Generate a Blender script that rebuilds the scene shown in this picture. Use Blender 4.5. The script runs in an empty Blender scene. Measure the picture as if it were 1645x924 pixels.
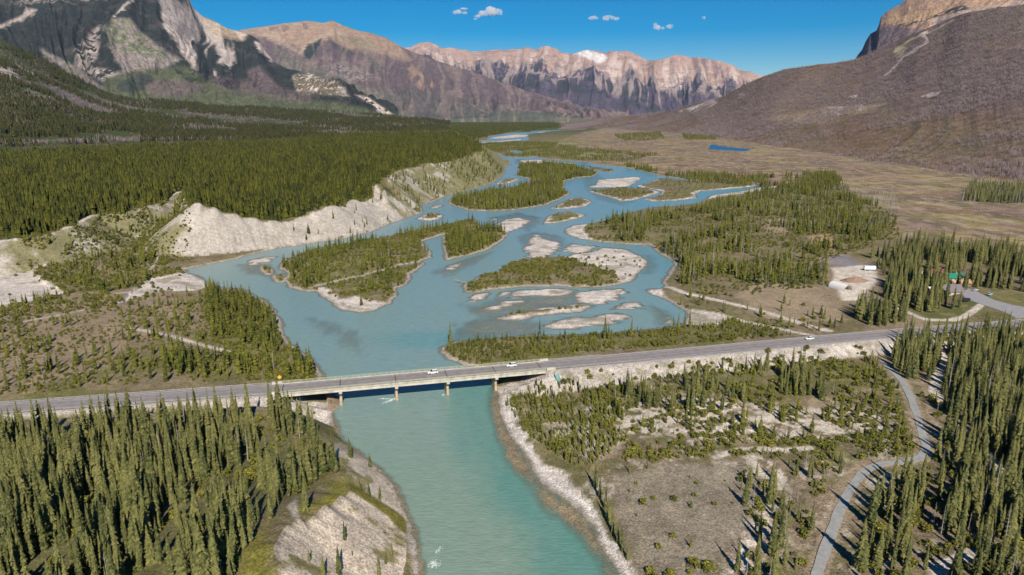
import bpy, bmesh, math, random, time
import numpy as np
from mathutils import Vector
T0 = time.time()
rnd = random.Random(7); RS = np.random.RandomState(11)
C = bpy.context.scene.collection
# ------------------------------------------------------------------ camera, light, exposure
CAMZ = 120.0; FPX = 1097.0; CX, CY = 822.5, 462.0; PITCH = math.radians(14.2)
sc = bpy.context.scene
cam = bpy.data.cameras.new('camera'); cam_o = bpy.data.objects.new('camera', cam); C.objects.link(cam_o)
cam.sensor_width = 36.0; cam.lens = 36.0*FPX/1645.0; cam.clip_start = 1.0; cam.clip_end = 80000.0
cam_o.location = (0, 0, CAMZ); cam_o.rotation_euler = (math.pi/2-PITCH, 0, 0)
sc.camera = cam_o
SUN_AZ = math.radians(-10.0); SUN_EL = math.radians(38.0)     # SUN_AZ: where shadows point, from +Y
sun = bpy.data.lights.new('sun', 'SUN'); sun.energy = 5.0; sun.angle = math.radians(0.5); sun.color = (1.0, 0.915, 0.79)
sun_o = bpy.data.objects.new('sun', sun); C.objects.link(sun_o)
sd_ = Vector((math.sin(SUN_AZ)*math.cos(SUN_EL), math.cos(SUN_AZ)*math.cos(SUN_EL), -math.sin(SUN_EL)))
sun_o.rotation_euler = sd_.to_track_quat('-Z', 'Y').to_euler()
world = bpy.data.worlds.new('World'); sc.world = world; world.use_nodes = True
wn = world.node_tree.nodes; wl = world.node_tree.links; wn.clear()
sky = wn.new('ShaderNodeTexSky'); sky.sky_type = 'NISHITA'; sky.sun_disc = False
sky.sun_elevation = SUN_EL; sky.sun_rotation = math.pi + SUN_AZ; sky.altitude = 1500; sky.air_density = 1.0; sky.dust_density = 0.15; sky.ozone_density = 3.0
hs = wn.new('ShaderNodeHueSaturation'); hs.inputs['Saturation'].default_value = 1.85
bg = wn.new('ShaderNodeBackground'); bg.inputs['Strength'].default_value = 0.060
wo = wn.new('ShaderNodeOutputWorld')
wl.new(sky.outputs[0], hs.inputs['Color']); wl.new(hs.outputs[0], bg.inputs[0]); wl.new(bg.outputs[0], wo.inputs[0])
sc.view_settings.view_transform = 'Standard'; sc.view_settings.look = 'None'
sc.view_settings.exposure = 0.38; sc.view_settings.gamma = 1.0; sc.view_settings.use_curve_mapping = False
sc.cycles.max_bounces = 4; sc.cycles.diffuse_bounces = 2; sc.cycles.glossy_bounces = 2; sc.cycles.transparent_max_bounces = 6; sc.cycles.volume_bounces = 2

# ------------------------------------------------------------------ surveying: from a photo pixel to a point on the land
cP, sP = math.cos(PITCH), math.sin(PITCH)
def ray(x, y):
    a = (x-CX)/FPX; b = (CY-y)/FPX
    return np.array((a, cP+b*sP, -sP+b*cP))
def P(x, y, z=0.0):
    d = ray(x, y); t = (z-CAMZ)/d[2]
    return (d[0]*t, d[1]*t, z)
def W(pts, z=0.0):
    return np.array([P(x, y, z)[:2] for x, y in pts])
def proj(X, Y, Z):
    z = Z-CAMZ; f = Y*cP - z*sP; u = Y*sP + z*cP
    f = np.maximum(f, 1.0)
    return CX+FPX*X/f, CY-FPX*u/f
# ------------------------------------------------------------------ noise
def _h(i, j, s):
    n = (i.astype(np.int64)*374761393 + j.astype(np.int64)*668265263 + s*2147483647) & 0xffffffff
    n = ((n ^ (n >> 13))*1274126177) & 0xffffffff
    n = (n ^ (n >> 16)) & 0xffff
    return n.astype(np.float32)/65535.0
def vnoise(x, y, s=0):
    xi = np.floor(x); yi = np.floor(y); fx = (x-xi).astype(np.float32); fy = (y-yi).astype(np.float32)
    fx = fx*fx*(3-2*fx); fy = fy*fy*(3-2*fy)
    a = _h(xi, yi, s); b = _h(xi+1, yi, s); c = _h(xi, yi+1, s); d = _h(xi+1, yi+1, s)
    return (a*(1-fx)+b*fx)*(1-fy) + (c*(1-fx)+d*fx)*fy
def fbm(x, y, o=4, s=0, g=.5):
    x = np.asarray(x, dtype=np.float64); y = np.asarray(y, dtype=np.float64)
    r = 0; a = 1.0; t = 0
    for k in range(o):
        r = r + a*vnoise(x*(2**k)+17.3*k, y*(2**k)-9.1*k, s+k); t += a; a *= g
    return r/t
def ridged(x, y, o=4, s=0):
    r = 0; a = 1.0; t = 0
    for k in range(o):
        r = r + a*(1-np.abs(2*vnoise(x*(2**k)+5.7*k, y*(2**k)+3.3*k, s+k)-1)); t += a; a *= .5
    return r/t
def sstep(a, b, x):
    t = np.clip((x-a)/(b-a), 0, 1); return t*t*(3-2*t)
def polydist(pg, X, Y, maxd=60.0, closed=True, arc=False):
    """signed distance (negative inside), clamped to maxd away from the polygon"""
    pg = np.asarray(pg, float); out = np.full(X.shape, maxd, np.float32); arcv = np.zeros(X.shape, np.float32)
    lo = pg.min(0)-maxd; hi = pg.max(0)+maxd
    m = (X > lo[0]) & (X < hi[0]) & (Y > lo[1]) & (Y < hi[1])
    if m.any():
        x = X[m]; y = Y[m]; best = np.full(x.shape, maxd*maxd, float); ins = np.zeros(x.shape, bool); av = np.zeros(x.shape, np.float32); acc = 0.0
        n = len(pg)
        for i in range(n if closed else n-1):
            ax, ay = pg[i]; bx, by = pg[(i+1) % n]; ex, ey = bx-ax, by-ay; L = math.hypot(ex, ey)
            if L < 1e-6: continue
            if closed:
                c = ((ay > y) != (by > y))
                if c.any():
                    xi = ax+(y[c]-ay)*ex/(by-ay) > x[c]
                    q = ins[c]; q ^= xi; ins[c] = q
            l0 = min(ax, bx)-maxd; l1 = max(ax, bx)+maxd; l2 = min(ay, by)-maxd; l3 = max(ay, by)+maxd
            k = np.nonzero((x > l0) & (x < l1) & (y > l2) & (y < l3))[0]
            if len(k):
                xx = x[k]-ax; yy = y[k]-ay
                t = np.clip((xx*ex+yy*ey)/(L*L), 0, 1)
                d = (xx-t*ex)**2+(yy-t*ey)**2
                w = d < best[k]
                kk = k[w]; best[kk] = d[w]; av[kk] = acc+t[w]*L
            acc += L
        d = np.sqrt(best); d[ins] *= -1
        if closed: d[ins & (d == 0)] = -.01
        out[m] = d; arcv[m] = av
    return (out, arcv) if arc else out
# ------------------------------------------------------------------ traced outlines (photo pixels, dropped onto the land)
RIVER = [(700,1010),(675,924),(671,900),(669,876),(662,850),(652,827),(641,806),(634,785),(623,770),(608,754),(587,736),(569,723),(547,707),(537,689),(533,668),(525,648),(519,635),(517,606),(504,585),(491,570),(470,554),(455,539),(451,518),(442,502),(431,489),(418,480),(402,469),(382,465),(357,462),(341,462),(331,455),(318,445),(305,440),(295,432),(304,431),(331,425),(369,418),(395,411),(423,404),(454,397),(484,393),(510,389),(540,385),(561,381),(595,373),(621,361),(647,352),(678,341),(675,330),(699,322),(719,313),(745,307),(771,300),(790,294),(803,285),(810,277),(811,268),(820,265),(819,260),(810,256),(800,253),(791,251),(778,249),(771,246),(766,241),(755,238),(747,234),(742,226),(747,224),(765,226),(784,225),(786,219),(800,216.8),(813,214.4),(823,212.7),(852,212.7),(856,210.3),(886,209.5),(912,207.9),(927,207),(927,211),(912,212),(878,212.7),(860,214.4),(846,216),(848,221),(851,224),(843,226.5),(830,229),(804,230),(778,230.8),(758,232),(753,234.6),(768,237),(773,242),(791,245),(804,248.4),(817,252.5),(830,253),(846,253.3),(859,251.4),(865,253.3),(878,255.7),(911,258),(940,260.3),(969,265.5),(1002,268.6),(1027,273.8),(1048,279),(1073,284),(1102,288),(1126,291.3),(1157,293.4),(1188,294.4),(1217,294.4),(1221,298.6),(1209,303.5),(1188,308),(1168,310),(1143,314),(1135,320),(1126,325),(1106,329),(1081,331),(1054,333),(1035,336),(1011,342),(988,347),(975,355),(957,358),(942,360),(920,362.6),(907,369.4),(912,376),(920,380),(932,384),(951,386.4),(982,390.6),(1013,392.6),(1046,393.7),(1052,401),(1064,409),(1081,417.4),(1085,425.7),(1079,432),(1072,444.6),(1065,453),(1070,461),(1060,464),(1046,464),(1040,467.7),(1050,473.8),(1070,481),(1084,488),(1099,497),(1108,507),(1100,520),(1085,525),(1036,529),(987,534),(939,538),(890,539),(841,540),(793,543),(764,545),(739,548),(722,553),(709,559.5),(708,567),(722,577.7),(745,585.5),(763,588),(785,600),(799,620),(801,648),(806,670),(820,700),(835,718),(850,738),(862,765),(880,785),(905,800),(925,815),(940,830),(955,845),(962,870),(975,893),(990,915),(1003,935),(1040,1010)]
def E2(l): return [(920+x/4.838, 250+y/4.838) for x, y in l]
def F4(l): return [(720+x/4.1125, 430+y/4.1125) for x, y in l]
def F3(l): return [(640+x/5.134, 310+y/5.134) for x, y in l]
ISL = [  # (outline, kind)  kind: g grass / b gravel bar / m mixed
 ([(451,426),(456,418),(474,412),(504,402),(545,394),(582,386),(621,381),(660,373),(699,365),(725,359),(758,352),(769,359),(771,368),(738,373),(712,377),(686,385),(675,389),(680,396),(691,404),(693,413),(675,419),(682,425),(670,433),(657,441),(660,448),(647,459),(636,463),(638,474),(623,489),(602,498),(577,502),(556,498),(535,489),(525,479),(504,468),(486,467),(465,462),(462,456),(459,451),(464,441),(451,431)], 'g'),
 ([(418,428),(424,441),(436,441),(439,432),(430,428)], 'g'), ([(436,443),(444,455),(456,453),(462,447),(452,441)], 'g'),
 ([(392,426),(400,419),(430,412),(445,413),(432,421),(410,427)], 'b'),
 ([(712,382),(719,376),(745,370.6),(776,368),(805,369),(815,377),(802,389),(787,399),(763,407),(737,413),(717,418),(713,402)], 'g'),
 ([(714,435.6),(717,428),(743,422.6),(740,428),(722,437)], 'b'),
 ([(721,327),(726,318),(748,316),(781,309),(813,304),(846,298),(856,290.6),(849,285.8),(830,283),(828,281),(839,274.4),(831,271),(833,267),(846,264.7),(878,263.9),(922,265.5),(927,269.5),(960,277.7),(953,283),(927,285.8),(906,290.6),(906,303.6),(916,311),(903,318),(875,329.6),(846,334.5),(823,337),(797,338.5),(757,338.5),(740,333)], 'g'),
 ([(797,296),(804,290.6),(814,287),(835,287.4),(820,294)], 'm'), ([(692,335),(698,329.5),(712,329.5),(708,334)], 'b'),
 ([(669,352),(683,345),(696,342),(712,347),(706,352),(689,355)], 'm'),
 ([(840,399),(846,393.8),(856,378),(864,376),(873,383),(891,386),(905,392),(899,399.6),(891,407),(873,415),(842,415),(846,407)], 'b'),
 ([(899,403.5),(916,390.8),(932,392.8),(959,396.7),(951,402.5),(928,406.4)], 'b'),
 ([(747,470),(745,461),(747,454),(757,452),(776,442.5),(805,436.6),(807,430.8),(809,427),(825,421),(854,416),(893,413),(911,412),(920,409),(947,405),(974,398),(1003,401),(1027,411),(1039,419.5),(1037,430),(1025,439),(1019,446),(1007,453),(985,458),(951,461.6),(890,460.4),(841,460.4),(800,464),(768,469),(751,470)], 'g'),
 ([(749,487),(761,473.8),(784,470),(781,478.6),(763,488.4)], 'b'), ([(798,475),(807,469),(823,467.7),(817,472.5),(805,476)], 'b'),
 ([(812,480),(829,466.5),(866,464),(900,465),(929,467.7),(914,472.5),(890,478),(856,476),(829,480)], 'b'),
 ([(768,503),(783,493),(812,482),(854,482),(836,488.4),(805,495.7),(776,503)], 'b'),
 ([(919,482),(929,471),(951,465),(1002,463),(1009,471),(997,482),(968,489.6),(948,487),(924,486)], 'b'),
 ([(798,511.5),(817,505),(841,500.5),(885,493),(912,491),(926,488.4),(953,490.8),(939,497),(929,500.5),(890,505),(856,509),(836,514),(802,514)], 'm'),
 ([(875,520),(902,512.7),(951,507.8),(975,504),(1009,506.6),(1012,511.5),(975,522.4),(939,527),(890,528.5),(875,525)], 'b'),
 ([(984,498),(995,487),(1026,483.5),(1030,490.8),(1016,497)], 'b'), ([(1027,494.4),(1034,492),(1035,496)], 'b'),
 ([(1066,512.7),(1072,509),(1087,514),(1080,520),(1067,518.8)], 'b'),
 (E2([(120,245),(180,225),(190,190),(300,180),(480,165),(545,175),(520,190),(440,240),(300,248)]), 'b'),
 (E2([(130,280),(200,262),(300,255),(450,252),(600,260),(680,285),(600,310),(480,345),(370,355),(330,335),(200,300)]), 'm'),
 (E2([(500,235),(600,210),(680,175),(800,190),(950,205),(1200,210),(1440,225),(1400,240),(1200,260),(1000,275),(950,300),(960,330),(800,350),(620,355),(550,340),(680,310),(700,275),(620,260),(540,250)]), 'm'),
 (E2([(90,85),(200,95),(320,115),(290,130),(180,115)]), 'g'),
 (F3([(1250,130),(1340,90),(1430,45),(1530,45),(1600,75),(1540,110),(1400,130)]), 'm'),
 (F3([(1190,255),(1240,190),(1400,155),(1540,180),(1500,205),(1350,240)]), 'm'),
 (F3([(740,235),(790,212),(830,210),(780,235)]), 'b'),
 (F3([(800,260),(880,220),(1000,200),(1090,230),(1050,270),(980,300),(900,330),(840,310)]), 'b'),
 ([(786,222.3),(800,219.5),(830,216.2),(850,217.2),(845,219.6),(810,222.4)], 'b'), ([(858,212.8),(880,211.4),(908,210.3),(915,210.9),(890,211.7),(868,213)], 'b'), ([(765,229.3),(800,226.6),(838,223.6),(838,225),(790,229.5)], 'b'), ([(756,228),(772,226.8),(782,227.2),(765,228.8)], 'm'), ([(800,235),(850,233),(870,236),(820,238)], 'm'),
 ([(833,258),(860,256.5),(890,259),(870,262),(840,262)], 'b'), ([(868,259.5),(900,259.5),(930,262.5),(900,263)], 'b'),
]
POND = [(1138,238),(1142,231.7),(1165,235.6),(1209,240),(1194,244),(1139,241)]
POOL = [(815,244),(830,242),(845,246),(832,249)]
CREEK = [(690,419),(650,426),(600,440),(560,450),(505,462)]
GRAV = [([(504,468),(525,479),(535,489),(556,498),(577,502),(602,498),(623,489),(600,486),(575,480),(545,482),(528,470),(515,463)], 0),
 ([(905,414),(920,409),(947,405),(974,398),(1003,401),(1027,411),(1039,419.5),(1037,430),(1025,439),(1019,446),(1007,453),(992,452),(985,440),(960,432),(940,428),(925,420)], 0),
 ([(200,480),(240,450),(300,437),(335,458),(320,466),(260,470),(190,492)], 1), ([(-60,498),(0,492),(60,480),(105,468),(70,450),(50,428),(22,412),(0,414),(-60,430)], 4),
 ([(1040,467),(1046,463),(1062,464),(1070,480),(1052,475)], 0), ([(1100,495),(1130,500),(1180,512),(1150,525),(1100,518)], 1),
 ([(906,370),(918,362),(945,360),(935,370),(950,385),(932,384),(915,377)], 0), ([(1135,320),(1145,312),(1210,303),(1250,300),(1235,306),(1160,316)], 1),
 ([(800,600),(815,640),(815,670),(830,700),(850,725),(868,748),(905,760),(935,790),(950,820),(962,850),(975,880),(1010,905),(1030,940),(985,930),(960,870),(935,830),(900,800),(865,770),(830,716),(800,660)], 1),
 ([(450,630),(520,640),(538,668),(540,700),(560,712),(548,716),(520,690),(490,672),(455,668),(430,650)], 4)]
PLAT = [(-140,398,20),(0,388,22),(60,380,22),(120,364,24),(150,347,25),(200,341,26),(250,328,28),(290,309,31),(315,326,33),(335,334,30),(370,343,27),(400,350,26),(431,355,24),(462,356,22),(486,348,23),(509,339,25),(530,331,27),(553,331,27),(564,321,30),(587,324,30),(600,318,32),(602,296,44),(622,304,33.1),(645,322,16.1),(662,334,5.1),(650,322,15.1),(632,302,27.1),(620,286,38.1),(634,276,48),(649,272,50),(673,268,52),(688,262,54),(701,263,54),(725,259,52),(751,251,50),(775,243,46),(772,232,40),(745,219,44),(720,204,48),(690,198,56),(500,197,60),(0,197,62),(-200,197,62)]
NEARP = [(-160,690,9),(0,678,9),(150,668,9),(300,660,9),(400,652,9),(450,655,8.5),(490,672,8),(520,705,8),(538,728,9),(553,744,10),(560,768,12),(561,790,14),(540,803,15),(511,822,16.5),(499,834,17),(473,838,18),(457,848,18.5),(449,861,19),(439,881,19.5),(446,907,20),(449,935,20),(430,1010,21),(300,1100,19),(-300,1050,17)]
ROADPX = [(-160,668),(0,656),(200,643),(420,626),(541,617.5),(627,609.5),(709,602.5),(820,592),(980,577.5),(1100,567),(1225,554.5),(1350,542.5),(1455,534),(1600,521),(1700,515),(1790,511)]
ROADZ = 8.5
w_river = W(RIVER); w_isl = [(W(p), k) for p, k in ISL]; w_pond = W(POND, 4); w_pool = W(POOL)
w_creek = W(CREEK); w_grav = [(W(p, z), z) for p, z in GRAV]
def W3(l): return np.array([P(x, y, z) for x, y, z in l])
def crest(l, water, rng, slope):
    out = []
    for i, (x, y, z) in enumerate(l):
        if rng(x, y):
            lo, hi = 2.0, 100.0
            for _ in range(30):
                m = (lo+hi)/2; p = P(x, y, m); d = float(polydist(water, np.array([p[0]]), np.array([p[1]]), 400, closed=True)[0])
                if d*slope > m: lo = m
                else: hi = m
            z = lo
        out.append((x, y, z))
    return out
SPUR = [(622,304),(645,322),(662,334),(650,322),(632,302),(620,286)]
PLAT = crest(PLAT, w_river, lambda x, y: 310 < x < 765 and y > 245 and (x, y) not in SPUR, .62)
NEARP = crest(NEARP, w_river, lambda x, y: 545 > x > 430 and 800 < y < 910 or 550 < x < 565 and y > 740, .62)
print('crest', [(x, y, round(z, 1)) for x, y, z in PLAT if 310 < x < 765], [(x, y, round(z, 1)) for x, y, z in NEARP])
w_plat = W3(PLAT); w_near = W3(NEARP); w_platt = W3([p for p in PLAT if p[:2] not in SPUR])
w_road = W(ROADPX, ROADZ)
# straighten the road gently
for _ in range(2):
    r2 = w_road.copy(); r2[1:-1] = .25*w_road[:-2]+.5*w_road[1:-1]+.25*w_road[2:]; w_road = r2
BR_A = np.array(P(452, 624.2, ROADZ)[:2]); BR_B = np.array(P(872, 587.3, ROADZ)[:2])
def idw(ctrl, X, Y, p=3.5):
    n = np.zeros(X.shape); d = np.zeros(X.shape)
    for x, y, z in ctrl:
        w = 1.0/(((X-x)**2+(Y-y)**2)**(p/2)+1.0); n += w*z; d += w
    return n/d
# road as resampled line, the part west and the part east of the bridge
def resample(l, step):
    l = np.asarray(l, float); s = np.r_[0, np.cumsum(np.hypot(*np.diff(l, axis=0).T))]
    n = max(2, int(s[-1]/step)+1); q = np.linspace(0, s[-1], n)
    return np.c_[np.interp(q, s, l[:, 0]), np.interp(q, s, l[:, 1])]
road_rs = resample(w_road, 4.0)
west_rs = np.array([p for p in road_rs if p[0] < BR_A[0]-1]); east_rs = np.array([p for p in road_rs if p[0] > BR_B[0]+1])
ub = (BR_B-BR_A)/np.linalg.norm(BR_B-BR_A)
west_rs = np.r_[west_rs, [BR_A]]; east_rs = np.r_[[BR_B], east_rs]
west_rs[-3:-1] = [BR_A-ub*8, BR_A-ub*4]; east_rs[1:3] = [BR_B+ub*4, BR_B+ub*8]
PATHPX = [(1404,556),(1412,572),(1428,592),(1452,614),(1464,640),(1474,668),(1482,695),(1490,722),(1478,736),(1450,741),(1415,743),(1392,752),(1374,772),(1357,800),(1341,838),(1326,878),(1311,920),(1298,965)]
w_path = W(PATHPX, 4.0)
PARK = W([(1545,470),(1556,464),(1572,470),(1596,482),(1625,490),(1660,496),(1760,500),(1760,508),(1660,509),(1632,511),(1615,502),(1594,495),(1570,487),(1550,479)], 7.6)
def dl(l, X, Y, maxd): return polydist(l, X, Y, maxd, closed=False)
def ground(X, Y):
    X = np.asarray(X, float); Y = np.asarray(Y, float); r = np.hypot(X, Y)
    wx = X+(fbm(X/9, Y/9, 2, 3)-.5)*3.0*sstep(100, 500, r)+(fbm(X/2.5, Y/2.5, 2, 4)-.5)*1.2
    wy = Y+(fbm(X/9, Y/9, 2, 5)-.5)*3.0*sstep(100, 500, r)*2+(fbm(X/2.5, Y/2.5, 2, 6)-.5)*1.2
    dr = -polydist(w_river, wx, wy, 80)            # + inside the river
    dbar = np.full(X.shape, -80.0)                 # + inside a gravel bar
    land = -dr.astype(float)                       # + on land
    for pg, k in w_isl:
        d = -polydist(pg, wx, wy, 80)
        if k == 'b': d = d-np.clip((fbm(X/16, Y/4.5, 3, 12)-.42)*16, 0, 6)*(d < 12)
        land = np.maximum(land, d)
        if k == 'b': dbar = np.maximum(dbar, d)
        if k == 'm': dbar = np.maximum(dbar, np.minimum(d, 4-d+(fbm(X/12, Y/5, 3, 9)-.5)*14))
    dc = dl(w_creek, wx, wy, 30)-1.6
    land = np.where(dc < 28, np.minimum(land, dc), land)
    dpool = polydist(w_pool, wx, wy, 40); land = np.where(dpool < 39, np.minimum(land, dpool), land)
    dpond = polydist(w_pond, wx, wy, 40)
    gz = np.full(X.shape, -80.0)
    for pg, z in w_grav:
        gz = np.maximum(gz, -polydist(pg, wx, wy, 40))
    gz = np.maximum(gz, dbar)
    # low land
    n1 = fbm(X/45, Y/45, 4, 21)
    low = np.clip(.1+land*.22, -9, 1.3)+np.clip((land-6)*.03, 0, 2.2)+(n1-.5)*1.4*sstep(5, 30, land)
    low = np.where(gz > 0, np.clip(.05+land*.06, 0, .9), low) if gz is not None else low
    low = low + 2.0*sstep(150, 900, X)*sstep(250, 900, r)*sstep(10, 60, land) + 30*sstep(1500, 6000, r)*sstep(60, 80, land)*0.3
    low = low + 3.0*sstep(.06, 1, fbm(X/160, Y/160, 3, 33)-.35)*sstep(40, 80, land)*sstep(500, 1500, r)
    # plateaus with scree slopes
    dp, arc = polydist(w_plat[:, :2], X, Y, 80, arc=True); dn, arc2 = polydist(w_near[:, :2], X, Y, 60, arc=True)
    streak = (fbm(arc/3.2, dp/30, 3, 41)-.5)
    hp = idw(w_plat, X, Y); hn = idw(w_near, X, Y)
    hp = hp + (fbm(X/120, Y/120, 3, 25)-.5)*5*sstep(0, 60, -dp)
    rise = hp-np.clip(dp, 0, 200)*(.60+.10*streak)*1.0
    rise2 = hn-np.clip(dn, 0, 200)*.68+(fbm(arc2/7, dn/30, 3, 42)-.5)*.4*sstep(0, 5, dn)
    z = np.maximum(low, np.where(dp < 79, rise, -50)); z = np.where(dp <= 0, hp, z)
    z = np.maximum(z, np.where(dn < 59, rise2, -50)); z = np.where(dn <= 0, hn+(n1-.5)*2*sstep(0, 30, -dn), z)
    steep = np.where((dp > 0) & (dp < 79) & (rise > low), 1, 0)*1.0+np.where((dn > 0) & (dn < 59) & (rise2 > low), 2, 0)
    z = np.minimum(z, np.where(land > 0, .15+land*(.95 + .25*streak), z))
    # embankment of the road
    drw = dl(west_rs, X, Y, 60); dre = dl(east_rs, X, Y, 60); dro = np.minimum(drw, dre)
    emb = np.where(dro < 59, ROADZ-.12-np.clip(dro-6.6, 0, 99)*.5+(fbm(X/6, Y/6, 2, 55)-.5)*.6*sstep(8, 12, dro), -50)
    cut = ROADZ-.12+np.clip(dro-6.6, 0, 99)*.45
    zz = np.maximum(np.minimum(z, np.where(dro < 59, cut, 99)), emb)
    isemb = (emb > z+.15)
    dpk = polydist(PARK, X, Y, 40); zz = np.where((dpk < 39) & (dro > 7), np.maximum(np.minimum(zz, 7.6+np.clip(dpk, 0, 99)*.3), 7.6-np.clip(dpk-1, 0, 99)*.22), zz)
    # under the bridge keep the bank slopes out of the deck
    a = (X-BR_A[0])*ub[0]+(Y-BR_A[1])*ub[1]; L = np.linalg.norm(BR_B-BR_A); c = np.abs(-(X-BR_A[0])*ub[1]+(Y-BR_A[1])*ub[0])
    ab = np.where((c < 9) & (a > 0) & (a < L), ROADZ-2.6-np.minimum(a, L-a)*.55, 99)
    zz = np.where((c < 9) & (a > 0) & (a < L), np.minimum(zz, np.maximum(ab, low)), zz)
    z = zz
    bed = -np.clip(.05+(-land)*.13, 0, 3.0)
    z = np.where(land < 0, np.minimum(np.where(isemb & (land > -25) & (emb > 0), emb, bed), np.where(isemb, 99, bed)), z)
    z = np.where(dpond < 0, 3.2, z); z = np.where((dpond > 0) & (dpond < 12), np.maximum(3.9, np.minimum(z, 4+dpond*.5)), z)
    return dict(z=z, land=land, gz=gz, dp=dp, dn=dn, arc=arc, arc2=arc2, steep=steep, emb=isemb, dro=dro, dpond=dpond, r=r, n1=n1, wx=wx, wy=wy)
# ------------------------------------------------------------------ materials
def mat(name, col, rough=.8, metal=0, var=0, vscale=1.0, bump=0, bscale=1.0, emit=None):
    m = bpy.data.materials.new(name); m.use_nodes = True; nt = m.node_tree; b = nt.nodes['Principled BSDF']
    b.inputs['Base Color'].default_value = (*col, 1); b.inputs['Roughness'].default_value = rough; b.inputs['Metallic'].default_value = metal
    if var or bump:
        g = nt.nodes.new('ShaderNodeNewGeometry'); n = nt.nodes.new('ShaderNodeTexNoise'); n.inputs['Scale'].default_value = vscale; n.inputs['Detail'].default_value = 4
        nt.links.new(g.outputs['Position'], n.inputs['Vector'])
        if var:
            mr = nt.nodes.new('ShaderNodeMapRange'); mr.inputs[1].default_value = .25; mr.inputs[2].default_value = .75; mr.inputs[3].default_value = 1-var; mr.inputs[4].default_value = 1+var
            mx = nt.nodes.new('ShaderNodeMix'); mx.data_type = 'RGBA'; mx.blend_type = 'MULTIPLY'; mx.inputs[0].default_value = 1
            mx.inputs[6].default_value = (*col, 1); nt.links.new(n.outputs[0], mr.inputs[0]); nt.links.new(mr.outputs[0], mx.inputs[7]); nt.links.new(mx.outputs[2], b.inputs['Base Color'])
        if bump:
            bp = nt.nodes.new('ShaderNodeBump'); bp.inputs['Strength'].default_value = 1; bp.inputs['Distance'].default_value = bump
            nt.links.new(n.outputs[0], bp.inputs['Height']); nt.links.new(bp.outputs[0], b.inputs['Normal'])
    return m
def land_mat(name, scales, amp=.35, bump=.4, bs=.8):
    """vertex colour of the surface with two scales of mottling and a bump"""
    m = bpy.data.materials.new(name); m.use_nodes = True; nt = m.node_tree; b = nt.nodes['Principled BSDF']; b.inputs['Roughness'].default_value = .95
    b.inputs['Specular IOR Level'].default_value = .15
    at = nt.nodes.new('ShaderNodeAttribute'); at.attribute_name = 'Col'; g = nt.nodes.new('ShaderNodeNewGeometry')
    cur = at.outputs['Color']
    for s, a in scales:
        n = nt.nodes.new('ShaderNodeTexNoise'); n.inputs['Scale'].default_value = s; n.inputs['Detail'].default_value = 5; n.inputs['Roughness'].default_value = .62
        nt.links.new(g.outputs['Position'], n.inputs['Vector'])
        mr = nt.nodes.new('ShaderNodeMapRange'); mr.inputs[1].default_value = .3; mr.inputs[2].default_value = .7; mr.inputs[3].default_value = 1-a; mr.inputs[4].default_value = 1+a
        nt.links.new(n.outputs[0], mr.inputs[0])
        mx = nt.nodes.new('ShaderNodeMix'); mx.data_type = 'RGBA'; mx.blend_type = 'MULTIPLY'; mx.inputs[0].default_value = 1
        nt.links.new(cur, mx.inputs[6]); nt.links.new(mr.outputs[0], mx.inputs[7]); cur = mx.outputs[2]
    nt.links.new(cur, b.inputs['Base Color'])
    n = nt.nodes.new('ShaderNodeTexNoise'); n.inputs['Scale'].default_value = bs; n.inputs['Detail'].default_value = 6; n.inputs['Roughness'].default_value = .65
    nt.links.new(g.outputs['Position'], n.inputs['Vector'])
    bp = nt.nodes.new('ShaderNodeBump'); bp.inputs['Strength'].default_value = 1; bp.inputs['Distance'].default_value = bump
    nt.links.new(n.outputs[0], bp.inputs['Height']); nt.links.new(bp.outputs[0], b.inputs['Normal'])
    return m
# ------------------------------------------------------------------ mesh helpers
def link(name, me, m=None, parent=None, smooth=False):
    o = bpy.data.objects.new(name, me); C.objects.link(o)
    if m is not None and len(me.materials) == 0: me.materials.append(m)
    if parent is not None: o.parent = parent
    if smooth: me.polygons.foreach_set('use_smooth', np.ones(len(me.polygons), bool))
    return o
def tag(o, label=None, cat=None, group=None, kind=None):
    if label: o['label'] = label
    if cat: o['category'] = cat
    if group: o['group'] = group
    if kind: o['kind'] = kind
    return o
def empty(name, loc=(0, 0, 0), rz=0):
    o = bpy.data.objects.new(name, None); C.objects.link(o); o.location = loc; o.rotation_euler = (0, 0, rz); o.empty_display_size = .5; return o
def grid_mesh(name, V, nr, nc, mask=None):
    me = bpy.data.meshes.new(name); V = np.ascontiguousarray(V, np.float32)
    i = np.arange(nr*nc).reshape(nr, nc)
    q = np.stack([i[:-1, :-1], i[:-1, 1:], i[1:, 1:], i[1:, :-1]], -1).reshape(-1, 4)
    if mask is not None:
        k = mask.reshape(nr, nc); kq = (k[:-1, :-1] | k[:-1, 1:] | k[1:, 1:] | k[1:, :-1]).reshape(-1); q = q[kq]
        used = np.zeros(nr*nc, bool); used[q.reshape(-1)] = True; re = np.cumsum(used)-1; q = re[q]; V = V[used]
    else: used = None
    me.vertices.add(len(V)); me.vertices.foreach_set('co', V.reshape(-1))
    me.loops.add(len(q)*4); me.loops.foreach_set('vertex_index', q.reshape(-1).astype(np.int32))
    me.polygons.add(len(q)); me.polygons.foreach_set('loop_start', np.arange(0, len(q)*4, 4, dtype=np.int32)); me.polygons.foreach_set('loop_total', np.full(len(q), 4, np.int32))
    me.polygons.foreach_set('use_smooth', np.ones(len(q), bool))
    me.update(calc_edges=True)
    return me, used
def vcol(me, name, c):
    a = me.color_attributes.new(name, 'FLOAT_COLOR', 'POINT'); c = np.asarray(c, np.float32)
    if c.shape[1] == 3: c = np.c_[c, np.ones(len(c), np.float32)]
    a.data.foreach_set('color', np.ascontiguousarray(c, np.float32).reshape(-1))
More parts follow.
